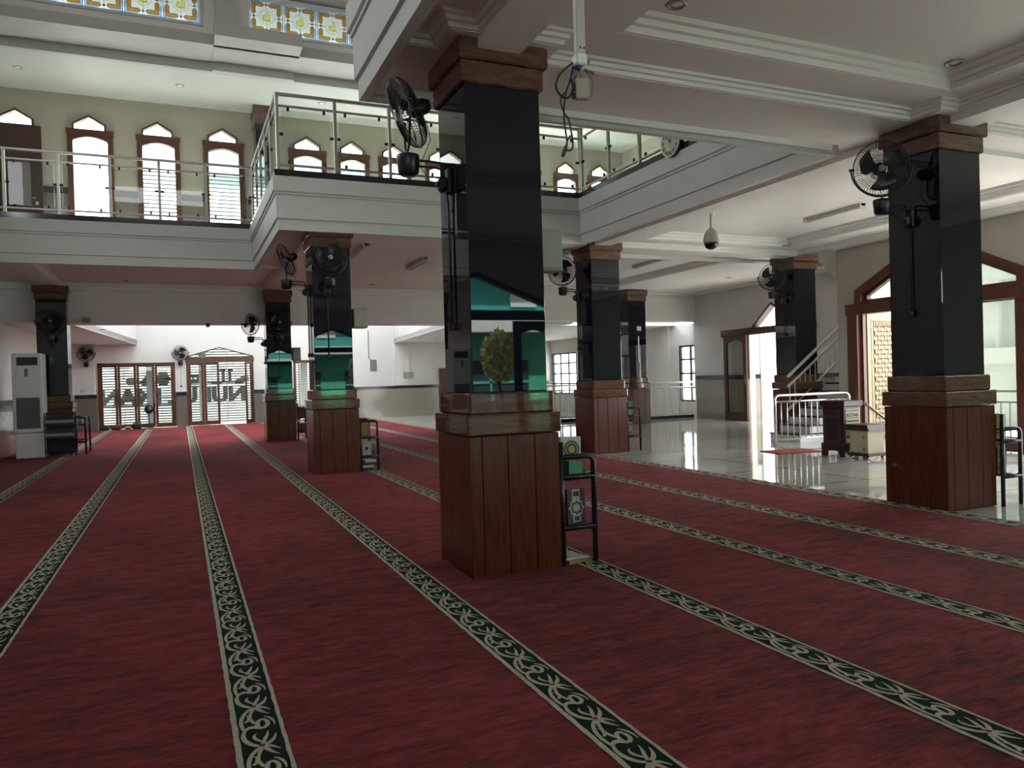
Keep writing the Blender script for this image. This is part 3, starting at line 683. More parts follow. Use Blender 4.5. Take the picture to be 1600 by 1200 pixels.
def mount_mesh():
    mb = MB(); mb.bbox(0, 0.035, -.055, .055, -.10, .10, .012); mb.bbox(.03, .10, -.045, .045, -.085, .03, .02); mb.lathe([(0.0, 0.0), (0.022, 0.0), (0.024, 0.018), (0.0, 0.02)], (0.10, 0, -.03), 14, axis='x')
    return fixn(mb.mesh('fan_mount', ['black']))
FM['mount'] = mount_mesh()
def wall_fan(loc, normal, reach, yaw_, tilt, label, cord=1.0, rise=0.12, side=0.0, hubbadge=False, roll_=0.3):
    """loc: bracket on the surface; normal angle; head yaw relative to the normal; tilt downwards"""
    t = thing('wall_fan', label, 'fan', loc, normal, group='black wall fans')
    link('mount_box', FM['mount'], t)
    mb = MB(); e = Vector((reach, side, rise))
    for dz in (0.0, 0.045):
        mb.tube([(0.05, 0, 0.02+dz*0.2), (0.06, 0, 0.07+dz), (0.08, 0.0, rise-0.03+dz), (0.12, side*.2, rise+dz-0.02), (reach-0.05, side*.9, rise+dz-0.02)], 0.010, 8)
    part('arm', mb, 'blackm', t, world=False)
    link('gearbox', FM['gear'], t, e)
    c = e+Vector((0, 0, 0.385))
    R = Matrix.Rotation(yaw_, 4, 'Z')
    y = link('yoke', FM['yoke'], t); y.matrix_local = Matrix.Translation(c) @ R
    H = Matrix.Translation(c) @ R @ Matrix.Rotation(tilt, 4, 'Y')
    for nm, k in (('guard', 'gf'), ('guard', 'gb'), ('motor', 'motor'), ('hub', 'hub2' if hubbadge else 'hub')):
        o = link(nm, FM[k], t); o.matrix_local = H
    for k in range(3):
        o = link('blade', FM['bl'], t); o.matrix_local = H @ Matrix.Rotation(roll_+k*2*PI/3, 4, 'X')
    if cord > 0:
        mb = MB(); mb.tube([(0.03, 0, -0.08), (0.02, 0, -0.3), (0.02, 0.002, -cord)], 0.0085 if cord > .9 else 0.004, 6)
        mb.bbox(0.0, 0.05, -.03, .03, -cord-0.06, -cord, 0.008)
        part('cable', mb, 'black', t, world=False)
    mb = MB(); a = Vector(c)-Vector((math.cos(yaw_)*.15, math.sin(yaw_)*.15, 0.05))
    mb.tube([a, a+Vector((-.03, 0, -.15)), e+Vector((-.09, 0, -.02)), (0.16, side*.3, rise-0.13), (0.07, 0.03, 0.03)], 0.0035, 6)
    part('power_lead', mb, 'black', t, world=False)
    return t
LF, FR = PI, -PI/2
wall_fan((2.011, 5.72, 3.07), LF, 0.34, -0.2, 0.42, 'black wall fan on the left face of the nearest column, head tipped sideways', 1.12, hubbadge=True)
wall_fan((2.018, 13.0, 3.05), LF, 0.36, -0.1, 0.40, 'black wall fan seen edge-on, left of the column under the gallery corner', 1.05)
wall_fan((2.25, 12.638, 3.02), FR, 0.30, 0.1, 0.25, 'black wall fan facing the viewer below the gallery corner, round badge at its centre', 1.05, hubbadge=True, roll_=1.0)
wall_fan((7.188, 5.72, 3.07), LF, 0.42, 0.95, 0.15, 'black wall fan high on the large right column', 0.98, roll_=0.6)
wall_fan((7.248, 13.22, 3.06), LF, 0.34, 0.75, 0.2, 'black wall fan beside the cream speaker on the carpet edge column', 1.0, roll_=0.9)
wall_fan((12.488, 13.18, 3.07), LF, 0.36, 0.75, 0.1, 'black wall fan on the column beside the staircase', 0.75, roll_=0.3)
wall_fan((2.088, 21.0, 2.60), LF, 0.36, 0.75, 0.1, 'black wall fan left of the far column, over the pointed door', 0.5, roll_=0.8)
wall_fan((2.40, 20.688, 2.60), FR, 0.28, 0.0, 0.15, 'dark wall fan lost against the front of the far column', 0.9, roll_=0.5)
wall_fan((-2.73, 20.668, 2.62), FR, 0.28, 0.0, 0.15, 'dark wall fan on the green column above the book rack', 0.0, roll_=0.5)
wall_fan((-3.10, 31.52, 2.42), FR, 0.16, 0.0, 0.1, 'black wall fan on the far wall left of the glazed doors', 0.0, rise=0.02, roll_=0.2)
wall_fan((0.03, 31.6, 2.42), FR, 0.16, 0.0, 0.1, 'black wall fan between the two far glazed doorways', 0.85, rise=0.0, roll_=0.9)


# small bracket and hanging strip on the far slim column
t = thing('cable_strip', 'white cable strip with small box on the far slim column', 'cable', (12.83, 19.685, 0))
part('strip', MB().box(-.02, .02, -.012, 0, 1.85, 2.65), 'plasticw', t, world=False); part('junction_box', MB().bbox(-.07, .07, -.07, 0, 2.82, 2.95, .01), 'plasticw', t, world=False)

# ================================================================== SPEAKERS
def speaker(loc, label, w_=0.26, d_=0.24, h_=0.32, rz=0.0):
    t = thing('wall_speaker', label, 'speaker', loc, rz, group='cream column speakers')
    part('cabinet', MB().bbox(0.04, 0.04+d_, -w_/2, w_/2, -h_/2, h_/2, .012), 'speaker', t, world=False)
    part('grille', MB().bbox(0.05, 0.03+d_, -w_/2-.012, -w_/2-.001, -h_/2+.02, h_/2-.02, .005), 'speaker', t, world=False)
    part('bracket', MB().box(0, 0.05, -.03, .03, -.05, .05), 'blackm', t, world=False)
speaker((2.635, 5.62, 2.53), 'cream wall speaker on the right side of the nearest column', 0.2, 0.22, 0.34)
speaker((2.642, 12.8, 2.57), 'cream wall speaker on the column with two fans')
speaker((2.712, 20.95, 2.3), 'small brown-grey speaker on the far column', 0.22, 0.22, 0.34)

# ================================================================== BOOK RACKS
def rack(loc, label, length=0.62, width=0.30, tall=0.97, top=0.85, sh=(0.69, 0.29), rz=0.0):
    t = thing('book_rack', label, 'rack', loc, rz, group='black book racks')
    for y in (0.015, length):
        mb = MB(); mb.tube([(0.014, y, 0), (0.014, y, tall)], 0.022, 8)
        mb.tube([(0.014, y, top), (width-.05, y, top), (width-.018, y, top-.012), (width, y, top-.045), (width, y, 0)], 0.022, 8)
        for z in sh: mb.tube([(0.014, y, z), (width, y, z)], 0.025, 8)
        mb.tube([(width-.045, y, sh[1]), (width, y, sh[1]-.06)], 0.008, 6)
        part('end_frame', mb, 'blackm', t, world=False)
    for z in sh:
        mb = MB()
        for k in range(5): x = 0.03+(width-.05)*k/4; mb.tube([(x, 0.015, z+.004), (x, length, z+.004)], 0.005, 6)
        mb.tube([(width, 0.015, z), (width, length, z)], 0.008, 6); mb.tube([(.014, 0.015, z+.09), (.014, length, z+.09)], 0.006, 6)
        part('shelf', mb, 'blackm', t, world=False)
    mb = MB(); mb.tube([(.014, 0.015, top), (.014, length, top)], 0.009, 6); mb.tube([(width-.03, 0.015, top), (width-.03, length, top)], 0.009, 6)
    part('top_rail', mb, 'blackm', t, world=False)
    return t
rack((2.706, 5.30, .012), 'black metal book rack on the right side of the nearest column')
rack((2.712, 12.6, .012), 'black metal book rack on the right side of the column with two fans', tall=.86, top=.83, sh=(0.56, 0.24))
rack((7.944, 12.65, 0), 'black metal book rack on the carpet edge column, against the shiny tiles')
rack((7.884, 5.25, 0), 'black metal book rack at the right edge of the photo', tall=.97, top=.81, sh=(0.68, 0.31))
rack((2.79, 20.55, .012), 'dark book rack on the right side of the far column', sh=(0.6, 0.22))
rack((-2.345, 20.1, .012), 'narrow black rack end beside the wide book rack at left', length=0.9)

def book(loc, dims, cover, label, rot=(0, 0, 0), group=None, art=None, cat='book', nm='book'):
    """dims: x thickness-or-width, y depth, z height; front face (art) looks to -Y"""
    w_, d_, h_ = dims
    t = thing(nm, label, cat, loc, 0, group); t.rotation_euler = rot
    mb = MB(); mb.box(-w_/2, w_/2, -d_/2, -d_/2+.004, 0, h_); mb.box(-w_/2, w_/2, d_/2-.004, d_/2, 0, h_); mb.box(-w_/2, -w_/2+.004, -d_/2, d_/2, 0, h_)
    part('cover', mb, cover, t, world=False)
    part('pages', MB().box(-w_/2+.004, w_/2-.004, -d_/2+.004, d_/2-.004, .004, h_-.004), 'paper', t, world=False)
    if art:
        for (mbb, mm) in art(w_, d_, h_): part('cover_print', mbb, mm, t, world=False)
    return t
def disc(cx, cz, r, y, n=24, r0=0.0):
    mb = MB(); o = [(cx+r*math.cos(2*PI*k/n), cz+r*math.sin(2*PI*k/n)) for k in range(n)]
    if r0 <= 0: mb.prism(o, 'y', y, y-.001)
    else: mb.frame(o, [(cx+r0*math.cos(2*PI*k/n), cz+r0*math.sin(2*PI*k/n)) for k in range(n)], 'y', y, y-.001)
    return mb
def star(cx, cz, r, y, pts=8, q=0.75):
    return MB().prism([(cx+(r if k % 2 == 0 else r*q)*math.cos(PI*k/pts), cz+(r if k % 2 == 0 else r*q)*math.sin(PI*k/pts)) for k in range(2*pts)], 'y', y, y-.001)
def art_round(w_, d_, h_):
    y = -d_/2-.0005
    return [(disc(0.01, h_/2-.02, .072, y, r0=.055), 'bdark'), (disc(0.01, h_/2-.02, .055, y-.001, r0=.046), 'bgold'), (disc(.01, h_/2-.02, .046, y-.0015), 'dark'), (star(0.01, h_/2-.02, .036, y-.003, 12), 'bgold')]
def art_quran(w_, d_, h_):
    y = -d_/2-.0005; a = MB().box(-.035, .035, y, y-.001, .02, h_-.005)
    return [(a, 'bwhite'), (star(0, h_/2-.01, .072, y-.0012), 'bwhite'), (star(0, h_/2-.01, .058, y-.0022), 'bdark'), (star(0, h_/2-.01, .043, y-.0032), 'bgold'), (disc(0, h_/2-.01, .027, y-.0042), 'bwhite'),
            (MB().box(-.027, .027, y-.001, y-.002, h_-.06, h_-.02), 'bpurple'), (MB().box(-.022, .022, y-.001, y-.002, .03, .065), 'bpurple')]
def art_orn(w_, d_, h_):
    y = -d_/2-.0005
    return [(star(0, h_/2, min(w_, h_)*.3, y, 8), 'bwhite'), (star(0, h_/2, min(w_, h_)*.2, y-.001, 8), 'bdark'),
            (MB().frame([(-w_/2+.01, .01), (w_/2-.01, .01), (w_/2-.01, h_-.01), (-w_/2+.01, h_-.01)], [(-w_/2+.018, .018), (w_/2-.018, .018), (w_/2-.018, h_-.018), (-w_/2+.018, h_-.018)], 'y', y, y-.001), 'bgold')]
# nearest column rack
book((2.868, 5.46, 0.845), (0.19, 0.05, 0.165), 'bwhite', 'pale book with a round black and gold emblem, on top of the nearest rack', (-.06, .04, 0), art=art_round)
book((2.84, 5.40, 0.71), (0.13, 0.16, 0.115), 'bgreen', 'thick green book lying in the top shelf of the nearest rack', (0, 0.05, .1))
book((2.945, 5.55, 0.712), (0.13, 0.2, 0.03), 'bdark', 'thin dark book lying beside the green one on the nearest rack')
book((2.895, 5.42, 0.305), (0.165, 0.035, 0.285), 'bpurple', 'purple holy book with a white band and star, lower shelf of the nearest rack', (-.05, 0, 0), art=art_quran)
book((2.955, 5.52, 0.305), (0.03, 0.2, 0.25), 'bpurple', 'maroon book leaning behind the star covered one', (0, -.35, 0))
book((2.85, 5.45, 0.014), (0.24, 0.24, 0.03), 'bochre', 'brown edged book lying on the carpet under the nearest rack', (0, 0, .25))
book((2.84, 5.45, 0.046), (0.20, 0.22, 0.012), 'paper', 'white booklet on the brown edged book on the carpet', (0, 0, .1))
# second column rack
book((2.82, 12.75, 0.575), (0.16, 0.10, 0.225), 'bochre', 'ochre book on the upper shelf of the second rack', (0, 0.03, 0))
book((2.905, 12.85, 0.575), (0.10, 0.16, 0.03), 'paper', 'white leaflet pile next to the ochre book')
book((2.845, 12.75, 0.255), (0.17, 0.05, 0.245), 'bwhite', 'pale green covered book on the middle shelf of the second rack', art=art_orn)
book((2.96, 12.85, 0.255), (0.05, 0.12, 0.09), 'bpurple', 'small purple box on the middle shelf of the second rack')
for k in range(4): book((2.84+.012*k, 12.82, 0.014+.045*k), (0.22-.01*k, 0.26, 0.038), 'bdark' if k % 2 == 0 else 'paper', ['bottom dark', 'second white', 'third dark', 'top white'][k]+' book of the floor pile under the second rack', (0, 0, .1*k-.1), group='books piled under the second rack')
# carpet edge column rack
for z, h_, nm_ in ((0.84, .13, 'dark green patterned book tipped on top of the third rack'), (0.70, .13, 'dark patterned book on the upper shelf of the third rack'), (0.305, .26, 'dark green patterned book on the lower shelf of the third rack')):
    book((8.06, 12.78, z), (0.15, 0.06, h_), 'bdark', nm_, (-.1 if z < .8 else .25, 0.08 if z > .8 else 0, 0), art=art_orn)
# right edge rack
for z, h_, c_, nm_ in ((0.815, .15, 'bochre', 'ochre book on top of the rack at the right edge'), (0.70, .115, 'bochre', 'ochre book on the upper shelf at the right edge'), (0.325, .29, 'bpurple', 'purple and tan book on the lower shelf at the right edge')):
    book((8.0, 5.38, z), (0.15, 0.07, h_), c_, nm_, (0, .03, 0), art=art_orn)
# far column rack
for z, nm_ in ((.62, 'dark lantern shaped box on the upper shelf of the far rack'), (.24, 'dark box on the lower shelf of the far rack')):
    t = thing('box', nm_, 'box', (2.95, 20.8, z)); part('body', MB().bbox(-.12, .12, -.1, .1, 0, .22, .02), 'bmaroon', t, world=False)
    part('handle', MB().tube([(-.08, 0, .22), (-.06, 0, .28), (0, 0, .30), (.06, 0, .28), (.08, 0, .22)], .01, 6), 'blackm', t, world=False)
# wide rack in front of the left column, two rows of spines
t = thing('wide_book_rack', 'wide black rack full of books beside the air conditioner', 'rack', (-2.80, 19.72, .012))
mb = MB()
for x in (0, .58):
    for y in (0, .26): mb.tube([(x, y, 0), (x, y, 1.0)], .012, 6)
part('frame', mb, 'blackm', t, world=False)
for z in (.12, .40, .70): part('shelf', MB().box(0, .58, 0, .26, z, z+.02), 'blackm', t, world=False)
part('back_panel', MB().box(0, .58, .255, .27, .05, 1.0), 'blackm', t, world=False)
for row, z, n in (('upper', .72, 15), ('lower', .42, 15)):
    for k in range(n):
        h_ = .20 if row == 'upper' or True else .2
        if row == 'upper' and k > 9: dz = .015
        else: dz = 0.0
        b = thing('book', 'dark book with grey spine band in the %s row of the wide rack' % row, 'book', (-2.775+k*.0365, 19.84, z), group='books in the %s row of the wide rack' % row)
        c = 'bmaroon' if (k*7) % 5 == 0 else 'bdark'
        hh = .215-.02*((k*3) % 3 == 1)-dz
        part('cover', MB().bbox(-.016, .016, -.09, .08, 0, hh, .003), c, b, world=False)
        part('spine_band', MB().box(-.0155, .0155, -.0915, -.09, .055, .12), 'bgrey', b, world=False)
for k, (x, y, z) in enumerate(((-2.22, 20.12, .66), (-2.13, 20.5, .70))):
    book((x, y, z), (.07, .05, .19), 'bwhite', ['white framed booklet on the front end of the narrow rack', 'white framed booklet on the rear end of the narrow rack'][k])

# ================================================================== GALLERY RAILINGS
def railing(label, p0, p1, ts, end=True):
    """steel and glass balustrade on the curb from p0 to p1, posts at distances ts"""
    d = Vector((p1[0]-p0[0], p1[1]-p0[1], 0)); L = d.length; a = math.atan2(d.y, d.x)
    t = thing('gallery_railing', label, 'railing', (p0[0], p0[1], 4.90), a)
    part('top_rail', MB().bbox(-.03, L+.03, -.03, .03, 1.185, 1.235, .008), 'steel', t, world=False)
    part('middle_rail', MB().bbox(0, L, -.018, .018, 1.01, 1.045, .005), 'steel', t, world=False)
    part('bottom_rail', MB().bbox(0, L, -.018, .018, .075, .11, .005), 'steel', t, world=False)
    for x in ts: 
        p = part('post', MB().bbox(x-.026, x+.026, -.026, .026, 0, 1.20, .004), 'steel', t, world=False)
    for x0, x1 in zip(ts, ts[1:]):
        g = part('glass_pane', MB().box(x0+.07, x1-.07, -.005, .005, .15, .97), 'glassr', t, world=False)
        for x, a_, b_, h_ in ((x0+.17, .955, 1.01, .018), (x1-.17, .955, 1.01, .018), (x0+.17, .11, .165, .018), (x1-.17, .11, .165, .018), (x0+.055, .56, .60, .03), (x1-.055, .56, .60, .03)):
            part('clamp', MB().box(x-h_, x+h_, -.016, .016, a_, b_), 'dark', g, world=False)
    return t
def ev(L, n): return [L*i/n for i in range(n+1)]
railing('steel and glass gallery railing at the far left, before the upstairs windows', (-3.80, 16.98), (1.53, 16.98), [0.0, .86, 1.75, 2.64, 3.53, 4.41, 5.33])
railing('steel and glass gallery railing running away from the gallery corner', (1.53, 16.91), (1.53, 12.60), [.0+.862*i for i in range(6)])
railing('steel and glass gallery railing above the white fascia in the middle', (1.53, 12.53), (6.98, 12.53), ev(5.45, 6))
railing('steel and glass gallery railing at right, rising over the clock', (6.98, 12.46), (6.98, 6.65), ev(5.81, 6))
# upper end of the columns on the gallery
for x, nm_ in ((2.33, 'upstairs dark column behind the gallery corner'),):
    t = thing('upper_column', nm_, 'column', (x-.22, 20.55, 4.84)); part('shaft', MB().bbox(-.17, .17, -.3, .3, 0, 3.3, .01), 'granite', t, world=False); part('cap', MB().bbox(-.21, .21, -.33, .33, 3.3, 3.6, .01), 'stone', t, world=False)
    part('cap', MB().bbox(-.23, .23, -.36, .34, 3.58, 3.76, .01), 'stone', t, world=False)

# ================================================================== UPPER WINDOWS
def arch_pts(x0, x1, z0, z1, rise, n=10):
    return [(x1+(x0-x1)*k/n, z1+rise*math.sin(PI*k/n)*0.9) for k in range(n+1)]
def upper_window(i, x, wd, top_only=False):
    t = thing('window_%d' % i, None, None, (x, YU, 4.84), kind='structure')
    tag(t, 'upstairs arched window number %d from the left' % i if i > 3 else ['upstairs arched window nearest the brown door', 'second upstairs arched window, awning behind it', 'third upstairs arched window left of the gallery corner'][i-1], 'window')
    fw = 0.075
    # rectangular frame with an arched opening
    x1 = wd; zt = 2.91
    ix0, ix1 = .12, wd-.12; zs = 2.66
    mb = MB(); n = 10; ar = [(ix0+(ix1-ix0)*k/n, zs+.10*math.sin(PI*k/n)) for k in range(n+1)]
    mb.box(0, ix0, -.05, .10, 0, zt); mb.box(ix1, x1, -.05, .10, 0, zt); mb.box(ix0, ix1, -.05, .10, 0, .16)
    for k in range(n): mb.prism([ar[k], ar[k+1], (ar[k+1][0], zt), (ar[k][0], zt)], 'y', -.05, .10)
    mb.box(-.02, x1+.02, -.07, -.05, 2.80, 2.93)
    part('window_frame', mb, 'doorw', t, world=False)
    part('glass_pane', MB().box(ix0, ix1, .03, .036, .16, zs+.09), 'glass', t, world=False)
    a, b = .11, wd-.14; c = (a+b)/2
    o = [(a, 2.91), (b, 2.91), (b, 3.07), (c, 3.29), (a, 3.07)]; k = .045
    inn = [(a+k, 2.91+.01), (b-k, 2.91+.01), (b-k, 3.07-.02), (c, 3.29-.055), (a+k, 3.07-.02)]
    part('transom_frame', MB().frame(o, inn, 'y', -.05, .12), 'doorw', t, world=False)
    part('transom_glass', MB().prism(inn, 'y', .03, .036), 'glass', t, world=False)
for i, (x, wd) in enumerate(WU): upper_window(i+1, x, wd)
t = thing('door_4', 'solid brown upstairs door at the far left', 'door', (-3.83, YU, 4.84), kind='structure')
part('door_leaf', MB().bbox(0, .99, -.05, .05, 0, 2.91, .01), 'doordk', t, world=False)
h = part('door_handle', MB().tube([(.86, -.06, 1.2), (.86, -.10, 1.2), (.74, -.10, 1.2)], .012, 6), 'chrome', t, world=False)
part('lock_plate', MB().box(.84, .90, -.056, -.05, 1.05, 1.12), 'chrome', t, world=False)
a, b = .12, .85; c = (a+b)/2; o_ = [(a, 2.91), (b, 2.91), (b, 3.07), (c, 3.29), (a, 3.07)]; i_ = [(a+.045, 2.92), (b-.045, 2.92), (b-.045, 3.05), (c, 3.235), (a+.045, 3.05)]
part('transom_frame', MB().frame(o_, i_, 'y', -.05, .12), 'doorw', t, world=False); part('transom_glass', MB().prism(i_, 'y', .03, .036), 'glass', t, world=False)
# awnings and slats outside the upper windows
mb = MB(); mb.prism([(22.4, 7.05), (22.9, 8.2), (22.95, 8.2), (22.45, 7.05)], 'x', .3, 1.9); mb.prism([(22.4, 7.35), (22.9, 8.25), (22.95, 8.25), (22.45, 7.35)], 'x', 2.6, 5.3)
single('teal_awning', mb, 'awn', 'teal sheet awning outside the upstairs windows', 'awning')
mb = MB()
for k in range(22): mb.box(-.9, 1.95, 22.0, 22.03, 4.95+.105*k, 4.95+.105*k+.032)
single('window_slats', mb, 'slatd', 'thin horizontal slats outside the third upstairs window', 'screen')
mb = MB(); mb.prism([(-2.3, 5.3), (-.6, 6.45), (-.6, 6.6), (-2.3, 5.45)], 'y', 22.5, 22.8); mb.prism([(-.9, 7.2), (0.3, 7.9), (.3, 8.3), (-.5, 8.3)], 'y', 22.6, 22.8)
single('outside_roof_beam', mb, 'outw', 'sloping pale roof beams outside the second upstairs window', 'beam')

# ================================================================== STAINED GLASS
def stained_window(i, x0, x1, anchor, label):
    t = thing('window_%d' % i, label, 'window', (0, 17.3, 9.15), kind='structure')
    S = 0.715; H = .73; z1 = H
    fr = MB().frame([(x0-.05, -.05), (x1+.05, -.05), (x1+.05, H+.05), (x0-.05, H+.05)], [(x0, 0), (x1, 0), (x1, H), (x0, H)], 'y', -.05, .06)
    part('window_frame', fr, 'fascia', t, world=False)
    part('white_glass', MB().box(x0, x1, .02, .024, 0, H), 'sg_w', t, world=False)
    n = int(round((x1-x0)/S)); 
    for q in range(n):
        cx = anchor+(q+.5)*S if anchor == x0 else x1-(q+.5)*S
        cz = H/2; y = .014
        def R(px, pz, k): c, s = [(1, 0), (0, 1), (-1, 0), (0, -1)][k]; return (cx+px*c-pz*s, cz+px*s+pz*c)
        def quad(mb, pts, k, yy=y, th=.004): mb.prism([R(a_, b_, k) for a_, b_ in pts], 'y', yy, yy+th)
        blue = MB(); amb = MB(); lb = MB(); dk = MB(); yl = MB(); ld = MB()
        for k in range(4):
            # L shaped amber ring: two elongated hexagons per side meeting at mitred corners
            for sgn in (-1, 1):
                P_ = [(.045, .262), (.085, .305), (.22, .305), (.262, .305), (.225, .235), (.20, .222), (.085, .222)]
                amp = [(.05, .263), (.085, .298), (.293, .298), (.228, .233), (.085, .228)]
                amb.prism([R(sgn*a_, b_, k) for a_, b_ in amp], 'y', y, y+.004)
                out = [(.038, .263), (.08, .309), (.308, .309), (.218, .219), (.08, .217)]
                blue.frame([R(sgn*a_, b_, k) for a_, b_ in out], [R(sgn*a_, b_, k) for a_, b_ in amp], 'y', y, y+.004)
                lb.prism([R(sgn*a_, b_, k) for a_, b_ in [(.10, .315), (.345, .315), (.345, .345), (.13, .345)]], 'y', y, y+.004)
            dk.prism([R(a_, b_, k) for a_, b_ in [(-.032, .262), (0, .294), (.032, .262), (0, .23)]], 'y', y-.002, y+.003)
            ld.prism([R(a_, b_, k) for a_, b_ in [(-.003, .16), (.003, .16), (.003, .36), (-.003, .36)]], 'y', y, y+.004)
            blue.prism([R(a_, b_, k) for a_, b_ in [(-.355, .335), (-.355, .343), (.355, .343), (.355, .335)]], 'y', y-.001, y+.003)
        ring = [(cx+.155*math.cos(PI*k/12), cz+.155*math.sin(PI*k/12)) for k in range(24)]; ri = [(cx+.150*math.cos(PI*k/12), cz+.150*math.sin(PI*k/12)) for k in range(24)]
        ld.frame(ring, ri, 'y', y, y+.004)
        for (u, z0_, z1_, wd) in ((.075, -.07, .085, .016), (.045, -.075, .12, .018), (.008, -.12, .13, .022), (-.03, -.08, .06, .016), (-.065, -.06, .045, .016)):
            yl.box(cx+u-wd/2, cx+u+wd/2, y-.001, y+.003, cz+z0_, cz+z1_)
        yl.box(cx-.09, cx+.085, y-.001, y+.003, cz-.085, cz-.062); yl.prism([(cx-.10, cz-.03), (cx-.05, cz+.03), (cx-.03, cz+.02), (cx-.08, cz-.05)], 'y', y-.001, y+.003)
        p = part('glass_panel', amb, 'sg_o', t, 'amber octagonal border panel', world=False)
        for mb_, mm, nm_ in ((blue, 'sg_b', 'blue_glass'), (lb, 'sg_lb', 'light_blue_glass'), (dk, 'lead', 'dark_diamond'), (yl, 'sg_y', 'yellow_calligraphy'), (ld, 'lead', 'lead_line')):
            part(nm_, mb_, mm, p, world=False)
stained_window(12, -3.73, 0.60, None, 'stained glass strip window at the top left of the photo')
stained_window(13, 1.60, 5.93, 1.60, 'stained glass strip window next to the near gallery edge')
stained_window(14, 6.9, 11.2, 6.9, 'stained glass strip window hidden above the near ceiling')

# ================================================================== FAR GLAZED DOORS
def leaf(parent, x0, x1, z0, z1, y=0.0, th=.045, st=.10, bot=.2, name='door_leaf', mt='doorw', ry=None, arch=False):
    mb = MB(); 
    if arch:
        n = 10; a, b = x0+st, x1-st; zs = z1-st*1.1-.07; ar = [(a+(b-a)*k/n, zs+.07*math.sin(PI*k/n)) for k in range(n+1)]
        mb.box(x0, a, y-th/2, y+th/2, z0, z1); mb.box(b, x1, y-th/2, y+th/2, z0, z1); mb.box(a, b, y-th/2, y+th/2, z0, z0+bot)
        for k in range(n): mb.prism([ar[k], ar[k+1], (ar[k+1][0], z1), (ar[k][0], z1)], 'y', y-th/2, y+th/2)
    else: mb.frame([(x0, z0), (x1, z0), (x1, z1), (x0, z1)], [(x0+st, z0+bot), (x1-st, z0+bot), (x1-st, z1-st), (x0+st, z1-st)], 'y', y-th/2, y+th/2)
    p = part(name, mb, mt, parent, world=False)
    part('glass_pane', MB().box(x0+st, x1-st, y-.003, y+.003, z0+bot, z1-st*.9), 'glass', p, world=False)
    part('door_handle', MB().box(x1-.035, x1-.015, y-th/2-.02, y-th/2, 1.0, 1.25), 'chrome', p, world=False)
    return p
t = thing('door_1', 'brown folding glazed doors at the far left end of the hall', 'door', (0, YF, 0), kind='structure')
part('door_frame', MB().box(-2.77, -2.70, -.03, .12, 0, 2.455).box(-.24, -.17, -.03, .12, 0, 2.455).box(-2.77, -.17, -.03, .12, 2.38, 2.455), 'doorw', t, world=False)
for a, b in ((-2.70, -2.13), (-2.12, -1.50), (-1.49, -.88), (-.87, -.24)): leaf(t, a, b, .02, 2.38, y=.03, st=.085, bot=.16)
t = thing('door_2', 'pointed brown doorway with open glazed leaves, far end of the hall', 'door', (0, YF, 0), kind='structure')
part('door_frame', MB().box(.23, .29, -.03, .12, 0, 2.60).box(2.60, 2.66, -.03, .12, 0, 2.60).box(.20, 2.69, -.04, .13, 2.43, 2.60), 'doorw', t, world=False)
o_ = [(.23, 2.60), (2.66, 2.60), (2.66, 2.67), (1.43, 3.02), (.23, 2.67)]; i_ = [(.29, 2.615), (2.60, 2.615), (2.60, 2.64), (1.43, 2.98), (.29, 2.64)]
part('transom_frame', MB().frame(o_, i_, 'y', -.02, .1), 'doordk', t, world=False); part('transom_glass', MB().prism(i_, 'y', .04, .046), 'glass', t, world=False)
leaf(t, .29, .83, .02, 2.42, y=.03, st=.09, bot=.16)
leaf(t, .84, 1.40, .02, 2.42, y=.06, st=.085, bot=.16)
mb = MB(); p = leaf(t, 0, .55, .02, 2.42, y=0, st=.09, bot=.16); p.matrix_local = Matrix.Translation((2.58, -.02, 0)) @ Matrix.Rotation(math.radians(-118), 4, 'Z')
t = thing('door_3', 'brown glazed doorway between the two far dark columns', 'door', (0, YF, 0), kind='structure')
part('door_frame', MB().box(4.19, 4.26, -.03, .12, 0, 2.455).box(6.38, 6.45, -.03, .12, 0, 2.455).box(4.19, 6.45, -.03, .12, 2.35, 2.455), 'doorw', t, world=False)
leaf(t, 4.26, 4.42, .02, 2.35, y=.03, st=.03, bot=.16); leaf(t, 5.6, 6.38, .02, 2.35, y=.03, st=.085, bot=.16)
t = thing('door_5', 'plain red brown door in the far corner beside the end wall', 'door', (10.3, YF-.13, 0), kind='structure')
part('door_leaf', MB().bbox(0, .95, -.04, .04, 0, 2.0, .01), 'woodr', t, world=False)
# louvre screen with mirrored sign, outside
t = thing('louvre_screen', 'grey louvre screen outside the far glazed doors', 'screen', (0, 33.0, 0))
mb = MB()
for k in range(34): mb.box(-4, 8, 0, .02, .06+.100*k, .06+.100*k+.050)
part('slats', mb, 'louvre', t, world=False)
mb = MB()
for x in (-2.0, 1.75, 5.2): mb.box(x-.01, x+.01, .02, .05, 0, 3.5)
part('stiffener', mb, 'louvre', t, world=False)
for x in (-1.05, .82, 4.7): part('post', MB().bbox(x-.14, x+.14, -.75, -.5, 0, 3.59, .01), 'outw', t, world=False)
tx = text_mb('NURUL IMAN', .84, .03, mirror=True, sx=1.0, bold=.055)
xs = [v[0] for v in tx.v]; a, b = min(xs), max(xs); xf(tx, Matrix.Translation((-.2, 0, 0)) @ Matrix.Scale(5.3/(b-a), 4, (1, 0, 0)) @ Matrix.Translation((-(a+b)/2, 0, 0)) @ Matrix.Identity(4))
xf(tx, Matrix.Translation((0, 33.12, 1.14)) @ Matrix.Rotation(PI/2, 4, 'X'))
single('louvre_backdrop', B(-12, 16, 37.0, 37.3, -.3, 7.0), 'backdrop', 'plain grey backdrop wall added to dim the sky behind the far louvre screen', 'wall')  # added backdrop, darker than the sky so the slats stay visible
SCR = t
part('sign_letters', tx, 'letter', SCR, 'dark grey letters seen from behind')
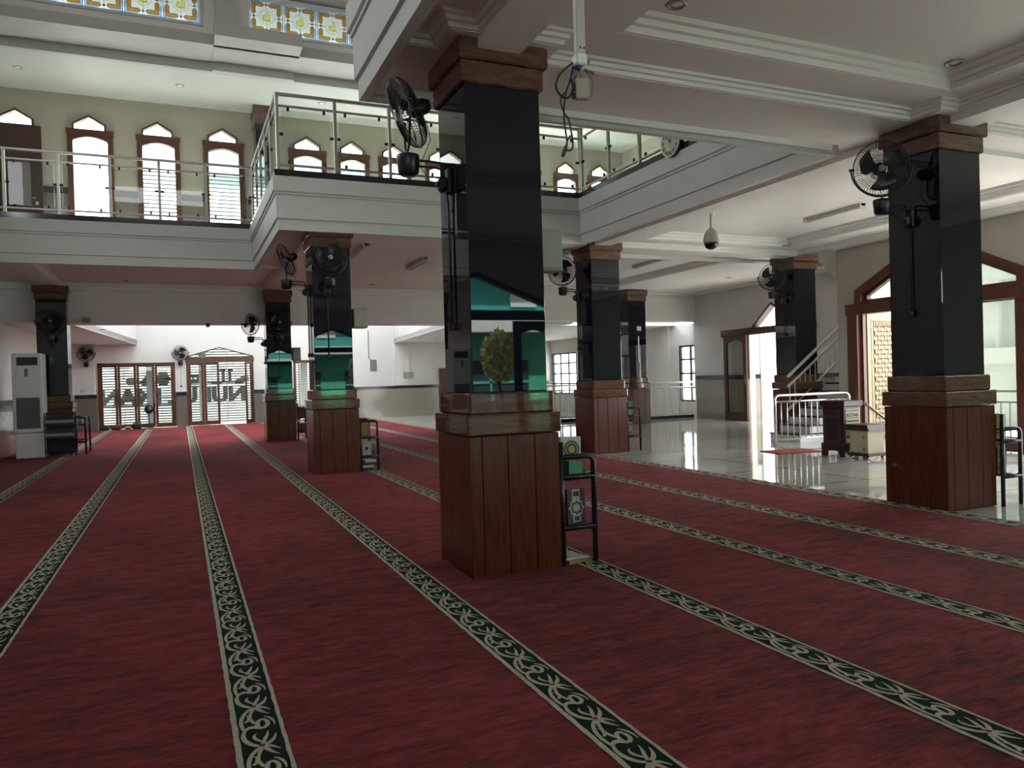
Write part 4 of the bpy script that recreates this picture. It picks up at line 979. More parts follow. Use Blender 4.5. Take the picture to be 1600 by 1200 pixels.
# arabic style line above it, read from behind: joined base strokes, tall stems and loops
mb = MB(); y = (33.16, 33.18)
def rb(x0, x1, z0, z1): mb.prism([(x0, z0), (x1, z0), (x1, z1), (x0, z1)], 'y', *y)
def dia(x, z, a_, b_): mb.prism([(x-a_, z), (x-a_*.55, z-b_), (x+a_*.55, z-b_), (x+a_, z), (x+a_*.55, z+b_), (x-a_*.55, z+b_)], 'y', *y)
rb(1.0, 2.3, 1.62, 1.72); rb(1.55, 1.68, 1.7, 2.16); rb(1.80, 1.93, 1.7, 2.16); rb(1.47, 1.72, 2.10, 2.2); rb(1.80, 2.0, 2.10, 2.2)
mb.prism([(1.95, 1.66), (2.55, 2.0), (2.6, 1.7), (2.35, 1.6)], 'y', *y); dia(2.2, 1.62, .15, .07); dia(1.35, 1.62, .2, .06)
rb(.25, .75, 1.62, 1.78); rb(.28, .36, 1.7, 2.0); rb(.44, .52, 1.75, 2.0); rb(.60, .72, 1.7, 2.0); rb(.3, .7, 1.9, 1.98); dia(.55, 1.5, .2, .04)
dia(-.62, 1.85, .26, .28); rb(-.6, -.05, 1.8, 1.92); mb.prism([(-1.45, 1.7), (-1.1, 2.2), (-1.0, 1.75)], 'y', *y); dia(-1.75, 1.78, .22, .15); dia(-1.2, 1.72, .3, .12)
part('sign_script', mb, 'letter', SCR, 'dark grey joined script seen from behind')
# white railing outside the far doors
t = thing('outside_railing', 'thin pale railing just outside the far folding doors', 'railing', (0, 32.6, 0))
mb = MB()
for k in range(30): mb.box(-2.9+.11*k, -2.892+.11*k, 0, .012, .05, .82)
part('baluster', mb, 'louvre', t, world=False); t.children[0]['kind'] = 'stuff'
part('rail', MB().box(-3, .4, -.01, .02, .82, .86).box(-3, .4, -.01, .02, 1.12, 1.15), 'louvre', t, world=False)

# ================================================================== RIGHT DOORWAY (wide pointed)
t = thing('door_6', 'wide pointed brown doorway in the beige wall behind the large right column', 'door', (12.7, 0, 0), kind='structure')
o_ = [(8.0, 2.72), (11.42, 2.72), (11.42, 3.07), (9.72, 3.93), (8.0, 3.07)]; i_ = [(8.14, 2.83), (11.26, 2.83), (11.26, 2.99), (9.72, 3.77), (8.14, 2.99)]
part('transom_frame', MB().frame(o_, i_, 'x', -.05, .16), 'doorw', t, world=False)
o2 = i_; i2 = [(8.19, 2.87), (11.18, 2.87), (11.18, 2.95), (9.72, 3.70), (8.19, 2.95)]
part('transom_inner_frame', MB().frame(o2, i2, 'x', .04, .16), 'doorw', t, world=False); part('transom_glass', MB().prism(i2, 'x', .10, .105), 'frost', t, world=False)
part('door_frame', MB().box(-.07, .18, 7.98, 8.16, 0, 2.62).box(-.07, .18, 11.35, 11.60, 0, 2.62).box(-.09, .18, 7.98, 11.62, 2.58, 2.80).box(.02, .06, 11.28, 11.34, 0, 2.58), 'doorw', t, world=False)
p = part('door_leaf', MB().frame([(8.16, .02), (9.0, .02), (9.0, 2.58), (8.16, 2.58)], [(8.19, .2), (8.95, .2), (8.95, 2.56), (8.19, 2.56)], 'x', .02, .06), 'doorw', t, world=False)
part('glass_pane', MB().box(.035, .041, 8.19, 8.95, .2, 2.56), 'frost', p, world=False)
# carved golden pulpit screen behind the doorway
t = thing('carved_screen', 'carved golden lattice screen seen through the wide brown doorway', 'screen', (12.92, 11.38, 0))
part('panel', MB().box(0, 2.0, 0, .05, 0, 2.60), 'golddk', t, world=False)
mb = MB(); mb.box(0, .16, -.03, 0, 0, 2.6); mb.box(.16, 2.0, -.03, 0, 2.46, 2.6)
for k in range(40): mb.box(.18+.045*k, .205+.045*k, -.038, -.03, 2.36, 2.46)
for k in range(46): mb.box(.10, .145, -.04, -.03, .06+.053*k, .095+.053*k)
part('border', mb, 'gold', t, world=False)
mb = MB(); u = .094
for r in range(24):
    for c in range(17):
        if (r+c) % 2 == 0: mb.box(.22+c*u+.008, .22+c*u+u*.55, -.02, 0, .08+r*u+.006, .08+r*u+u*.98)
        else: mb.box(.22+c*u-.03, .22+c*u+u-.008, -.02, 0, .08+r*u+.01, .08+r*u+u*.75)
part('lattice', mb, 'gold', t, world=False)
# outside beyond it
t = thing('outside_railing', 'black railing outside the wide brown doorway', 'railing', (14.2, 9.4, 0))
part('rail', MB().box(-.02, .02, -3, 1.5, .96, 1.0).box(-.02, .02, -3, 1.5, .76, .79).box(-.02, .02, -3, 1.5, .1, .13), 'blackm', t, world=False)
for k in range(26): part('baluster', MB().box(-.01, .01, -3+.17*k, -2.98+.17*k, -.12, .78), 'blackm', t, world=False)
t = thing('outside_house', 'pale green house beyond the wide brown doorway', 'building', (19.0, 9.0, 0))
part('wall', MB().box(0, .3, 1.2, 9, -1, 5.6), 'palegreen', t, world=False); part('ledge', MB().box(-.3, 0, 1.2, 9, 1.5, 1.9), 'palegreen', t, world=False); part('pier', MB().box(-.25, 0, 3.2, 3.6, 1.9, 3.6), 'frost', t, world=False)

# ================================================================== SLIDING DOOR (side wall)
t = thing('door_7', 'brown sliding glazed door under a pointed opening in the white side wall', 'door', (15.5, 0, 0), kind='structure')
part('track_beam', MB().bbox(-.16, -.02, 15.2, 18.95, 2.56, 2.76, .006), 'doorw', t, world=False)
mb = MB(); a, b = 17.86, 18.86; n = 10; zs = 2.36; ya, yb = a+.13, b-.13
ar = [(ya+(yb-ya)*k/n, zs+.09*math.sin(PI*k/n)) for k in range(n+1)]
mb.box(-.13, -.07, a, ya, .02, 2.56); mb.box(-.13, -.07, yb, b, .02, 2.56); mb.box(-.13, -.07, ya, yb, .02, .26)
for k in range(n): mb.prism([ar[k], ar[k+1], (ar[k+1][0], 2.56), (ar[k][0], 2.56)], 'x', -.13, -.07)
p = part('sliding_leaf', mb, 'doorw', t, world=False); part('glass_pane', MB().box(-.103, -.097, ya, yb, .26, 2.44), 'glassr', p, world=False)
part('door_handle', MB().box(-.16, -.13, a+.03, a+.06, 1.1, 1.4), 'chrome', p, world=False)
o_ = [(15.42, 2.66), (17.86, 2.66), (16.9, 3.44)]; i_ = [(15.52, 2.70), (17.74, 2.70), (16.9, 3.37)]
part('transom_frame', MB().frame(o_, i_, 'x', -.03, .2), 'doordk', t, world=False)
t = thing('outside_wall', 'short white outside wall with grey dado seen through the sliding doorway', 'wall', (15.7, 18.35, 0))
part('plaster', MB().box(0, .75, 0, .2, 0, 4.5), 'outw', t, world=False); part('dado', MB().box(0, .76, -.02, 0, 0, 1.26), 'dado', t, world=False); part('dado_cap', MB().box(0, .76, -.03, 0, 1.26, 1.39), 'curb', t, world=False)
part('edge_strip', MB().box(.62, .80, -.06, 0, 0, 4.5), 'outw', t, world=False)
t = thing('outside_railing', 'pale railing outside the sliding doorway', 'railing', (17.2, 18.0, 0))
part('rail', MB().box(-.02, .02, -3, 1.2, 1.0, 1.05).box(-.02, .02, -3, 1.2, .8, .83).box(-.02, .02, -3, 1.2, .08, .12), 'railw', t, world=False)
for k in range(24): part('baluster', MB().box(-.01, .01, -3+.17*k, -2.98+.17*k, -.12, .82), 'railw', t, world=False)

# ================================================================== ANNEX WINDOWS AND RAILINGS
for i, (a, b, z0, z1, nr, nc, nm_) in enumerate(((20.55, 21.75, .52, 2.43, 4, 2, 'black gridded window nearest the white side wall'), (23.7, 24.9, .6, 2.48, 4, 2, 'black gridded window just right of the far slim column'), (29.2, 31.5, .7, 2.54, 4, 3, 'black gridded window seen left of the carpet edge column'))):
    t = thing('window_%d' % (15+i), nm_, 'window', (15.8, 0, 0), kind='structure')
    mb = MB(); mb.frame([(a, z0), (b, z0), (b, z1), (a, z1)], [(a+.06, z0+.06), (b-.06, z0+.06), (b-.06, z1-.06), (a+.06, z1-.06)], 'x', .02, .10)
    for k in range(1, nc): y = a+(b-a)*k/nc; mb.box(.03, .09, y-.03, y+.03, z0, z1)
    for k in range(1, nr): z = z0+(z1-z0)*k/nr; mb.box(.03, .09, a, b, z-.03, z+.03)
    part('window_frame', mb, 'blackm', t, world=False); part('glass_pane', MB().box(.058, .062, a, b, z0, z1), 'glass', t, world=False)
def picket_rail(label, p0, p1, n, h=1.19, low=1.03, mt='railw'):
    d = Vector((p1[0]-p0[0], p1[1]-p0[1], 0)); L = d.length
    t = thing('picket_railing', label, 'railing', (p0[0], p0[1], 0), math.atan2(d.y, d.x))
    part('top_rail', MB().tube([(0, 0, h), (L, 0, h)], .025, 8), mt, t, world=False); part('middle_rail', MB().tube([(0, 0, low), (L, 0, low)], .02, 8), mt, t, world=False)
    part('bottom_rail', MB().tube([(0, 0, .16), (L, 0, .16)], .02, 8), mt, t, world=False); part('curb', MB().box(0, L, -.05, .12, 0, .10), 'curb', t, world=False)
    for k in range(int(L/.95)+1): x = min(L, k*.95+.02); part('post', MB().tube([(x, 0, .1), (x, 0, h)], .022, 8), mt, t, world=False)
    for k in range(n): x = L*(k+.5)/n; part('picket', MB().tube([(x, 0, .16), (x, 0, low)], .010, 6), mt, t, world=False)
picket_rail('cream picket railing right of the far slim column', (13.25, 20.9), (15.7, 20.9), 19)
picket_rail('cream picket railing left of the carpet edge column', (10.4, 22.2), (12.3, 22.2), 16)

# ================================================================== STAIRS
t = thing('staircase', 'white staircase with brown nosings rising behind the stair column', 'staircase', (11.62, 11.93, 0))
for k in range(13):
    x = .27*k
    s = part('step', MB().box(x, 3.85, 0, .86, .17*k, .17*(k+1)-.03), 'white', t, world=False)
    part('nosing', MB().box(x-.02, x+.30, -.01, .87, .17*(k+1)-.03, .17*(k+1)), 'boxw', s, world=False)
mb = MB(); mb.prism([(1.72, 4.60), (3.85, 3.15), (3.85, 3.42), (3.5, 3.55), (1.72, 4.9)], 'y', 1.05, 1.84)
fl = part('upper_flight', mb, 'beige', t, world=False)
for k in range(6): x = 3.4-.3*k; part('nosing', MB().box(x-.32, x, 1.0, 1.05, 3.62+.2*k, 3.66+.2*k), 'boxw', fl, world=False)
t = thing('stair_railing', 'cream stair railing climbing to the right behind the stair column', 'railing', (12.3, 12.85, 0))
def sl(x): return .70*x
part('handrail', MB().tube([(-.1, 0, 1.35), (3.2, 0, 1.35+sl(3.3))], .035, 8), 'railw', t, world=False)
part('middle_rail', MB().tube([(-.1, 0, 1.13), (3.2, 0, 1.13+sl(3.3))], .028, 8), 'railw', t, world=False)
part('bottom_rail', MB().tube([(-.1, 0, .62), (3.2, 0, .62+sl(3.3))], .028, 8), 'railw', t, world=False)
for k in range(22): x = -.05+.15*k; part('picket', MB().tube([(x, 0, .62+sl(x+.1)), (x, 0, 1.13+sl(x+.1))], .010, 6), 'railw', t, world=False)
t = thing('steel_balustrade', 'polished steel balustrade at the foot of the stairs', 'railing', (10.57, 11.49, 0))
part('top_rail', MB().tube([(0, 0, 0), (0, 0, .93), (.02, 0, .98), (.08, 0, 1.005), (1.85, 0, 1.005), (1.93, 0, .98), (1.96, 0, .92), (1.96, 0, .0)], .028, 10), 'chrome', t, world=False)
for z in (.88, .14): part('middle_rail' if z > .5 else 'bottom_rail', MB().tube([(0, 0, z), (1.96, 0, z)], .018, 8), 'chrome', t, world=False)
for k in range(12): x = .15+.155*k; part('picket', MB().tube([(x, 0, .14), (x, 0, .88)], .012, 6), 'chrome', t, world=False)
t = thing('steel_handrail', 'sloping steel handrail behind the cream donation box', 'railing', (11.0, 9.9, 0))
part('rail', MB().tube([(0, 0, 0), (0, 0, .86), (0, -.03, .9), (0, -.08, .905), (0, -.55, .62), (0, -1.6, 0.02)], .024, 8), 'chrome', t, world=False)

# ================================================================== FLOOR STANDING AIR CONDITIONER
t = thing('air_conditioner', 'tall white floor standing air conditioner at the left edge', 'air conditioner', (-3.41, 19.8, .0135))
part('plinth', MB().bbox(.03, .60, .02, .55, 0, .55, .01), 'plasticw', t, world=False)
part('body', MB().bbox(0, .58, .0, .60, .57, 2.34, .02), 'plasticw', t, world=False)
p = part('air_outlet', MB().box(.10, .50, -.004, .01, 2.07, 2.25), 'dark', t, world=False)
mb = MB()
for k in range(8): mb.box(.10, .50, -.012, -.003, 2.08+.022*k, 2.086+.022*k)
part('vent_slat', mb, 'grille', p, world=False)
part('front_panel', MB().bbox(.06, .53, -.012, .01, 1.37, 2.04, .006), 'plasticw', t, world=False)
part('display', MB().bbox(.25, .31, -.02, -.012, 1.82, 2.0, .004).box(.262, .298, -.022, -.02, 1.95, 1.97), 'grille', t, world=False)
p = part('lower_grille', MB().box(.07, .52, -.008, .0, .66, 1.35), 'grille', t, world=False)
mb = MB()
for k in range(24): mb.box(.08+.0185*k, .085+.0185*k, -.012, -.008, .67, 1.34)
part('grille_bar', mb, 'grille', p, world=False)

# ================================================================== DONATION BOXES, MATS
t = thing('donation_box', 'tall dark wooden donation box with cream sign reading KOTAK', 'donation box', (10.17, 9.45, 0))
W1 = .40
part('body', MB().bbox(.02, W1-.02, .02, .48, .20, .85, .006), 'boxw', t, world=False)
part('top_slab', MB().bbox(-.02, W1+.02, -.02, .52, .85, .95, .012), 'boxw', t, world=False)
mb = MB()
mb.frame([(0, 0), (.50, 0), (.50, .22), (0, .22)], [(.10, 0), (.40, 0), (.36, .10), (.14, .10)], 'x', -.005, .03)
mb.prism([(0, 0), (.08, 0), (.11, .12), (W1-.11, .12), (W1-.08, 0), (W1, 0), (W1, .22), (0, .22)], 'y', -.005, .03)
mb.box(.03, W1-.03, .03, .47, .14, .21)
part('foot', mb, 'boxw', t, world=False)
p = part('side_panel', MB().box(.012, .02, .10, .40, .26, .78), 'dark', t, world=False)
part('panel_trim', MB().frame([(.08, .24), (.42, .24), (.42, .80), (.08, .80)], [(.11, .27), (.39, .27), (.39, .77), (.11, .77)], 'x', .0, .02).box(0, .015, .11, .39, .66, .69), 'woodr', p, world=False)
p = part('sign_panel', MB().box(.05, W1-.04, .008, .02, .24, .81), 'boxc', t, world=False)
def txt(body, size, x, z, y, sx=1.0): return xf(text_mb(body, size, .002, sx=sx), Matrix.Translation((x, y, z)) @ Matrix.Rotation(PI/2, 4, 'X'))
part('lettering', txt('KOTAK', .085, .205, .705, .006, .95), 'dark', p, world=False)
part('lettering', txt('PEMBANGUNAN', .040, .205, .605, .006), 'dark', p, world=False)
part('sign_line', MB().box(.06, W1-.05, .004, .008, .655, .663).box(.06, W1-.05, .004, .008, .775, .785).box(.06, .20, .004, .008, .33, .36), 'dark', p, world=False)
t = thing('donation_box', 'low cream donation box with dark top and padlocked door', 'donation box', (10.14, 8.95, 0))
part('body', MB().bbox(.02, .38, .02, .38, .10, .49, .005), 'boxc', t, world=False)
part('top_slab', MB().prism([(-.04, .57), (-.04, .54), (.0, .47), (.40, .47), (.44, .54), (.44, .57)], 'y', -.03, .43), 'boxw', t, world=False)
part('base', MB().bbox(-.01, .41, -.01, .41, .055, .11, .008), 'boxw', t, world=False)
for x, y in ((.03, .03), (.36, .03), (.03, .36), (.36, .36)): part('caster', MB().lathe([(.0, -.015), (.028, -.013), (.028, .013), (0, .015)], (x, y, .028), 12, axis='x'), 'chrome', t, world=False)
p = part('box_door', MB().box(.012, .02, .07, .34, .14, .45), 'boxc', t, world=False)
for z in (.37, .18): part('padlock', MB().bbox(-.004, .012, .075, .105, z-.03, z, .004).tube([(.004, .08, z), (.004, .08, z+.025), (.004, .09, z+.032), (.004, .10, z+.025), (.004, .10, z)], .004, 6), 'grille', p, world=False)
single('door_mat', MB().prism([(9.70, 10.45), (10.66, 10.35), (10.72, 11.0), (9.82, 11.10)], 'z', 0.0, .012), 'red', 'flat red mat on the tiles before the steel balustrade', 'mat')
single('door_mat', MB().prism([(10.45, 8.35), (11.3, 8.35), (11.3, 8.75), (10.45, 8.75)], 'z', 0.0, .012), 'red', 'flat red mat on the tiles behind the large right column', 'mat')
t = thing('power_outlet', 'round cable knob on the left edge of the large right column base', 'socket', (7.12, 5.95, .42)); part('cover', MB().lathe([(0, 0), (.05, .005), (.06, .03), (0, .032)], (0, 0, 0), 14, axis='x'), 'black', t, world=False)

# ================================================================== HANGING POLE WITH LOOSE CABLES
P0 = Vector((1.98, 3.52, 0))
t = thing('ceiling_pole', 'white pole hanging from the ceiling beside the nearest column', 'pole', (P0.x, P0.y, 3.19))
part('tube', MB().bbox(-.026, .026, -.018, .018, 0, .96, .004), 'tube', t, world=False); part('ceiling_plate', MB().bbox(-.06, .06, -.06, .06, .94, .96, .004), 'tube', t, world=False)
part('screw', MB().lathe([(0, -.019), (.005, -.019), (.005, -.0225), (0, -.023)], (-.008, 0, .03), 8, axis='y').lathe([(0, -.019), (.005, -.019), (.005, -.0225), (0, -.023)], (.014, 0, .03), 8, axis='y'), 'dark', t, world=False)
part('clamp', MB().bbox(-.035, .03, -.03, .03, -.06, .0, .008), 'plasticw', t, world=False)
t = thing('cable_bundle', 'black cables and taped wires dangling from the white hanging pole', 'cable', (P0.x, P0.y, 3.19))
def cp(lst): return [Vector((x, y, z)) for x, y, z in lst]
def smooth(pts, k=5):
    out = []; n = len(pts)
    for i in range(n-1):
        p0, p1, p2, p3 = pts[max(i-1, 0)], pts[i], pts[i+1], pts[min(i+2, n-1)]
        for j in range(k):
            u = j/k; out.append(0.5*((2*p1)+(-p0+p2)*u+(2*p0-5*p1+4*p2-p3)*u*u+(-p0+3*p1-3*p2+p3)*u**3))
    out.append(pts[-1]); return out
def px(x, y, d=0.0):
    """place a cable point as offsets in metres from the pole end (about 297 px per metre)"""
    s = 3.98/F_PX; v = _r*((x-911)*s)+_u*(-(y-85)*s)+_f*d; return v
mb = MB(); Q = lambda l: smooth([px(*p) for p in l])
mb.tube(Q([(905, 95), (890, 104, .01), (877, 118, .02), (874, 135, .02), (883, 151, 0), (893, 153, -.01), (900, 140, 0), (898, 125, 0), (894, 124, 0)]), .0058, 7)
mb.tube(Q([(903, 92, .01), (899, 115, .01), (890, 140, .01), (881, 155, .01), (886, 176, 0), (893, 188, -.01), (897, 205, 0), (900, 226, 0), (897, 235, 0), (890, 234, 0), (891, 222, 0), (896, 212, 0)]), .0048, 7)
mb.tube(Q([(900, 100, .02), (896, 122, .02), (888, 150, .02), (886, 180, .01), (888, 200, .01), (891, 225, .01), (886, 243, 0), (883, 243, 0), (888, 228, 0)]), .0048, 7)
part('black_cable', mb, 'black', t, world=False)
mb = MB(); mb.tube(Q([(914, 92), (922, 97, .01), (926, 93, .01)]), .008, 7); mb.tube(Q([(905, 110), (903, 121, -.01)]), .008, 7); mb.tube(Q([(909, 112, 0), (904, 120, .01), (897, 128)]), .006, 6); mb.tube(Q([(917, 108), (930, 113, 0), (932, 116)]), .008, 7)
part('loose_wire', mb, 'grille', t, world=False)
part('wire_loop', MB().tube(Q([(917, 109), (926, 118, 0), (930, 128, 0), (929, 148, 0), (924, 152)]), .002, 6), 'dark', t, world=False)
mb = MB(); mb.tube([px(906, 108), px(912, 98)], .019, 8); part('blue_tape', mb, 'bluet', t, world=False)
t = thing('adapter_box', 'small cream adapter box hanging on the loose cables', 'adapter', P0+Vector((0, 0, 3.19))+px(914, 139))
t.rotation_euler = (0, 0, -.35)
part('case', MB().bbox(-.035, .035, -.02, .02, -.055, .055, .006), 'boxc', t, world=False); part('plug', MB().bbox(-.052, -.035, -.012, .012, -.01, .03, .004).bbox(-.052, -.035, -.012, .012, -.05, -.02, .004), 'black', t, world=False)
part('hook_wire', MB().tube([(0, 0, .055), (-.006, 0, .085), (-.012, 0, .10)], .002, 5), 'dark', t, world=False)

# ================================================================== CCTV DOME, CLOCK, LAMPS
t = thing('dome_camera', 'cream dome camera hanging from the ceiling at right', 'camera', (7.80, 9.80, 4.07))
part('ceiling_mount', MB().bbox(-.09, .09, -.05, .05, -.03, 0, .01).lathe([(.0, -.10), (.03, -.085), (.05, -.03), (0, -.029)], (.03, 0, 0), 16), 'plasticw', t, world=False)
part('stem', MB().tube([(0, 0, -.02), (0, 0, -.32)], .014, 10), 'speaker', t, world=False)
part('housing', MB().lathe([(0, -.28), (.03, -.285), (.07, -.32), (.105, -.38), (.122, -.45), (.125, -.50), (.115, -.52), (0, -.52)], n=28), 'speaker', t, world=False)
part('dome', MB().lathe([(.112, -.51), (.108, -.55), (.085, -.595), (.045, -.62), (0, -.628)], n=28), 'granite', t, world=False)
t = thing('wall_clock', 'round cream faced clock mounted on the right gallery edge', 'clock', (6.90, 9.46, 4.97))
part('case', MB().lathe([(0, .10), (.215, .10), (.235, .08), (.235, .012), (.225, 0), (0, 0)], (-.08, 0, 0), 36, axis='x'), 'black', t, world=False)
p = part('dial', MB().lathe([(0, -.004), (.222, -.004), (.222, 0.002), (0, .002)], (-.08, 0, 0), 36, axis='x'), 'clockf', t, world=False)
part('rim', MB().tube([(-.083, .228*math.cos(PI*k/24), .228*math.sin(PI*k/24)) for k in range(48)], .010, 8, closed=True), 'plasticw', t, world=False)
mb = MB()
for k in range(12):
    a = k*PI/6; y, z = math.sin(a), math.cos(a); n = xf(MB().box(-.001, .001, -.009, .009, -.02, .02), Matrix.Translation((-.086, -y*.175, z*.175))); mb.add(n.v, n.f)
part('hour_mark', mb, 'dark', t, world=False)
for nm_, a, L in (('hour_hand', 1.55*PI/6*1.0, .11), ('minute_hand', -1.75*PI/6, .155)):
    m_ = xf(MB().box(-.002, .002, -.006, .006, -.035, L), Matrix.Translation((-.089, 0, 0)) @ Matrix.Rotation(-a if False else a, 4, 'X')); part(nm_, m_, 'dark', t, world=False)
def tube_lamp(loc, L, label, twin=False, rz=PI/2):
    t = thing('tube_lamp', label, 'lamp', loc, rz, group='unlit tube lamps')
    part('housing', MB().prism([(-.05, 0), (.05, 0), (.035, -.045), (-.035, -.045)], 'x', 0, L), 'tube', t, world=False)
    for y in ((-.055, .055) if twin else (0.0,)): part('lamp_tube', MB().tube([(.03, y, -.065), (L-.03, y, -.065)], .016, 10), 'plasticw', t, world=False)
    for x in (0.0, L-.03): part('end_cap', MB().box(x, x+.03, -.07, .07, -.085, 0), 'tube', t, world=False)
tube_lamp((4.78, 15.3, 4.07), 1.3, 'unlit twin tube lamp on the ceiling left of the nearest column', True)
tube_lamp((10.45, 9.2, 4.225), 1.25, 'unlit tube lamp in the right ceiling coffer')
tube_lamp((10.5, 14.9, 4.225), 1.3, 'unlit tube lamp behind the carpet edge column')
tube_lamp((3.25, 14.0, 4.07), 1.2, 'unlit tube lamp beside the two fan column', rz=PI/2)
def downlight(x, y, z, label, r=.085):
    t = thing('downlight', label, 'lamp', (x, y, z), group='round recessed ceiling lamps')
    part('trim_ring', MB().lathe([(r*.62, .0), (r*.66, -.012), (r*.9, -.012), (r, 0)], n=24), 'steel', t, world=False)
    part('reflector', MB().lathe([(0, -.001), (r*.64, -.001), (r*.64, -.004), (r*.3, -.006), (0, -.006)], n=20), 'plasticw', t, world=False)
for x, y, z, l in ((3.54, 4.78, 4.30, 'round recessed lamp at the top of the photo, right of the white pole'), (6.65, 4.80, 4.30, 'round recessed lamp in the coffer above the large right column'), (11.55, 12.1, 4.07, 'recessed lamp above the stair column'),
                   (-1.12, 20.2, 4.07, 'recessed lamp left, before the deep beam'), (4.74, 19.9, 4.07, 'recessed lamp before the deep beam, right of the two fan column'), (13.85, 16.7, 4.07, 'recessed lamp near the white side wall'),
                   (-3.05, 19.55, 8.6, 'upstairs recessed lamp at the far left'), (.2, 19.5, 8.6, 'upstairs recessed lamp over the third arched window'), (3.5, 19.6, 8.6, 'upstairs recessed lamp above the gallery corner'),
                   (8.6, 19.8, 8.6, 'upstairs recessed lamp behind the black cables'), (11.5, 18.9, 8.6, 'upstairs recessed lamp left of the clock'), (-1.9, 23.5, 3.14, 'recessed lamp in the low annex ceiling at left'), (9.2, 26.5, 3.14, 'recessed lamp in the low annex ceiling, nearer one at right'), (9.3, 28.7, 3.14, 'recessed lamp in the low annex ceiling, further one at right')):
    if z > 8 : downlight(x, y, 8.6, l, .10)
    else: downlight(x, y, z, l)

# ================================================================== SMALL WALL ITEMS
single('conduit_box', MB().bbox(-.13, .13, -.08, 0, -.22, .22, .01).tube([(-.1, -.03, .2), (-.18, -.03, .3), (-.18, -.03, 1.45)], .018, 6), 'grille', 'grey electric box with conduit on the white far wall', 'electric box', (7.45, YF, 1.95+.25))
single('wall_plaque', MB().frame([(-.22, -.13), (.22, -.13), (.22, .13), (-.22, .13)], [(-.17, -.09), (.17, -.09), (.17, .09), (-.17, .09)], 'y', -.04, 0).box(-.17, .17, -.02, 0, -.09, .09), 'speaker', 'small framed plaque low on the white far wall', 'plaque', (8.95, YF-.08, 1.74))
single('light_switch', MB().bbox(-.07, .07, -.025, 0, -.05, .05, .006), 'boxc', 'cream light switch on the wall left of the folding doors', 'switch', (-3.25, YF-.08, 1.48))
single('small_camera', MB().bbox(-.09, .09, -.16, 0, -.06, .06, .02).tube([(0, 0, .02), (.0, .05, .08)], .02, 8), 'hub', 'small pinkish camera on the beam beside the left column', 'camera', (-2.02, 20.98, 3.02+.16))
single('small_camera', MB().lathe([(0, -.10), (.04, -.09), (.05, -.03), (.05, 0)], n=14), 'black', 'tiny black camera under the deep beam', 'camera', (.70, 21.2, 3.13))
def pedestal(loc, label, h=.78, r=.19):
    t = thing('pedestal_fan', label, 'fan', loc)
    mb = MB().lathe([(0, -.05), (r*.6, -.045), (r, 0), (r*.6, .045), (0, .05)], (0, 0, h), 24, axis='y'); part('fan_head', mb, 'black', t, world=False)
    part('stand', MB().tube([(0, .06, .02), (0, .06, h)], .015, 8), 'black', t, world=False); part('foot', MB().lathe([(0, .0), (.16, 0), (.15, .025), (0, .03)], (0, .06, .012), 18), 'black', t, world=False)
    mb = MB().tube([(-.05, .05, h+r*.9), (-.05, .05, h+r+.04), (.05, .05, h+r+.04), (.05, .05, h+r*.9)], .008, 6); part('handle', mb, 'black', t, world=False)
pedestal((-1.08, 30.9, 0), 'black round pedestal fan standing in front of the folding doors', .72, .16)
t_ = pedestal((13.28, 20.35, 0), 'black pedestal fan half hidden behind the far slim column', .80, .2)
for k, (x, wd, h_, c_) in enumerate(((-2.55, .34, .14, 'bdark'), (-2.18, .36, .17, 'bmaroon'), (-1.80, .22, .12, 'bochre'), (-1.5, .34, .22, 'bdark'))):
    t = thing('bag', ['dark low bag at the left foot of the folding doors', 'maroon bag second from left at the folding doors', 'small ochre bag in the row at the folding doors', 'highest dark bag at the foot of the folding doors'][k], 'bag', (x, 31.1, .012), group='bags at the far doors')
    part('body', MB().bbox(-wd/2, wd/2, -.1, .1, 0, h_, .05), c_, t, world=False); part('handle', MB().tube([(-.06, 0, h_-.01), (-.03, 0, h_+.05), (.04, 0, h_+.05), (.07, 0, h_-.01)], .01, 6), 'black', t, world=False)
single('white_cloth', MB().bbox(-.42, .42, -.05, .05, 0, .03, .012), 'plasticw', 'white cloth strip on the carpet at the far doorway', 'cloth', (-.55, 31.2, .012))

# ================================================================== OUTSIDE BEHIND THE VIEWER (mirrored in the granite)
t = thing('door_8', 'pointed brown doorway behind the viewer, seen mirrored in the columns', 'door', (0, -2.6, 0), kind='structure')
t.name = 'door_8'
o_ = [(3.4, 2.60), (6.8, 2.60), (6.8, 2.85), (5.1, 3.5), (3.4, 2.85)]; i_ = [(3.5, 2.78), (6.7, 2.78), (6.7, 2.80), (5.1, 3.40), (3.5, 2.80)]
part('transom_frame', MB().frame(o_, i_, 'y', -.08, .08), 'doordk', t, world=False); part('door_frame', MB().box(3.38, 3.5, -.08, .08, 0, 2.6).box(6.7, 6.82, -.08, .08, 0, 2.6), 'doordk', t, world=False)
leaf(t, 5.85, 6.7, .02, 2.58, y=.02, st=.16, bot=.3, mt='doordk', arch=True); leaf(t, 2.6, 3.45, .02, 2.58, y=.16, st=.16, bot=.3, mt='doordk', arch=True)
struct('floor_outside', B(-30, 40, -30, -3.2, -.35, -.12).box(17.5, 40, -3.2, 60, -.35, -.12).box(-30, -4.2, -3.2, 60, -.35, -.12).box(-4.2, 17.5, 33.6, 60, -.35, -.12), 'pave', 'grey paving outside the building', 'ground')
t = thing('green_house', 'green house with dark windows mirrored in the near granite column', 'building', (2.0, -9.0, 0))
part('upper_wall', MB().box(-4, 12, -.3, 0, 3.1, 6.0), 'teal', t, world=False); part('ledge', MB().box(-4, 12, 0, .7, 2.75, 3.1), 'outw', t, world=False)
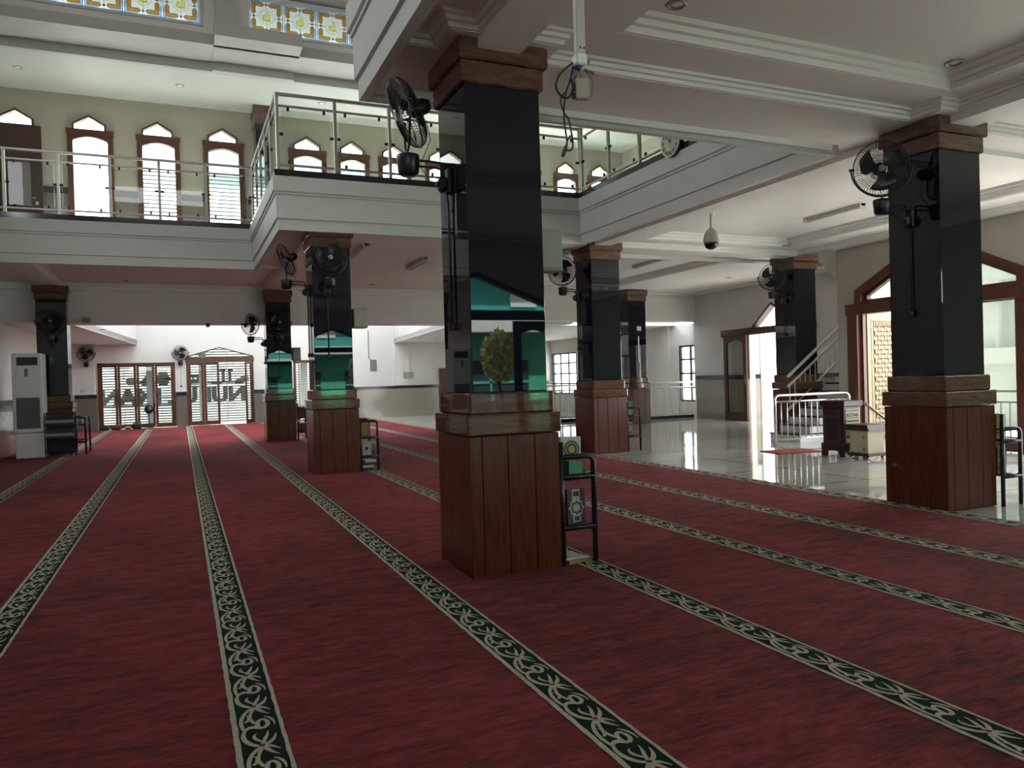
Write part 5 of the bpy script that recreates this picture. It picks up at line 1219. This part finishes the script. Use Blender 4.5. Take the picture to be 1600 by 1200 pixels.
part('lower_wall', MB().box(-4, 12, -.3, 0, -.2, 2.75), 'green', t, world=False); part('upper_ledge', MB().box(-4, 12, 0, .5, 4.4, 4.6), 'outw', t, world=False)
for x in (-2.0, 1.4, 4.8, 8.2): 
    w_ = part('window', MB().box(x, x+2.3, 0, .04, .1, 2.0), 'outdk', t, world=False); part('window_bar', MB().box(x, x+2.3, .04, .07, 1.35, 1.42).box(x+1.1, x+1.17, .04, .07, .1, 2.0), 'green', w_, world=False)
for x in (2.0, 3.6, 6.6): part('vent_block', MB().box(x, x+.8, 0, .05, 3.5, 4.1), 'outw', t, world=False)
t = thing('outside_balustrade', 'white turned baluster railing outside, mirrored in the stone bands', 'railing', (0, -4.2, 0))
part('top_rail', MB().bbox(1.5, 9.6, -.09, .09, .92, 1.02, .01), 'white', t, world=False); part('bottom_rail', MB().bbox(1.5, 9.6, -.09, .09, -.1, .08, .01), 'outw', t, world=False)
for k in range(42): part('baluster', MB().lathe([(.03, .08), (.045, .12), (.03, .2), (.075, .38), (.05, .6), (.03, .78), (.045, .86), (.045, .92)], (1.6+.19*k, 0, 0), 12), 'white', t, world=False)
t = thing('courtyard_tree', 'leafy yellow green tree mirrored in the near granite column', 'tree', (6.55, -5.0, -.12))
part('trunk', MB().tube([(0, 0, 0), (.05, 0, .8), (-.03, .03, 1.6), (.02, 0, 2.2)], .05, 8, r2=.02), 'bark', t, world=False)
mb = MB(); rg = random.Random(3)
for k in range(900):
    a, b_, r_ = rg.uniform(0, 2*PI), rg.uniform(-1, 1), rg.uniform(.3, 1)**.5; q = math.sqrt(1-b_*b_); c = Vector((.42*r_*q*math.cos(a), .4*r_*q*math.sin(a), 2.1+.62*r_*b_))
    u_ = Vector((rg.gauss(0, 1), rg.gauss(0, 1), rg.gauss(0, 1))).normalized(); v_ = u_.orthogonal().normalized()
    s_ = rg.uniform(.05, .1); mb.add([c-u_*s_, c+v_*s_*.45, c+u_*s_, c-v_*s_*.45], [(0, 1, 2, 3)])
part('foliage', mb, 'leaf', t, world=False)
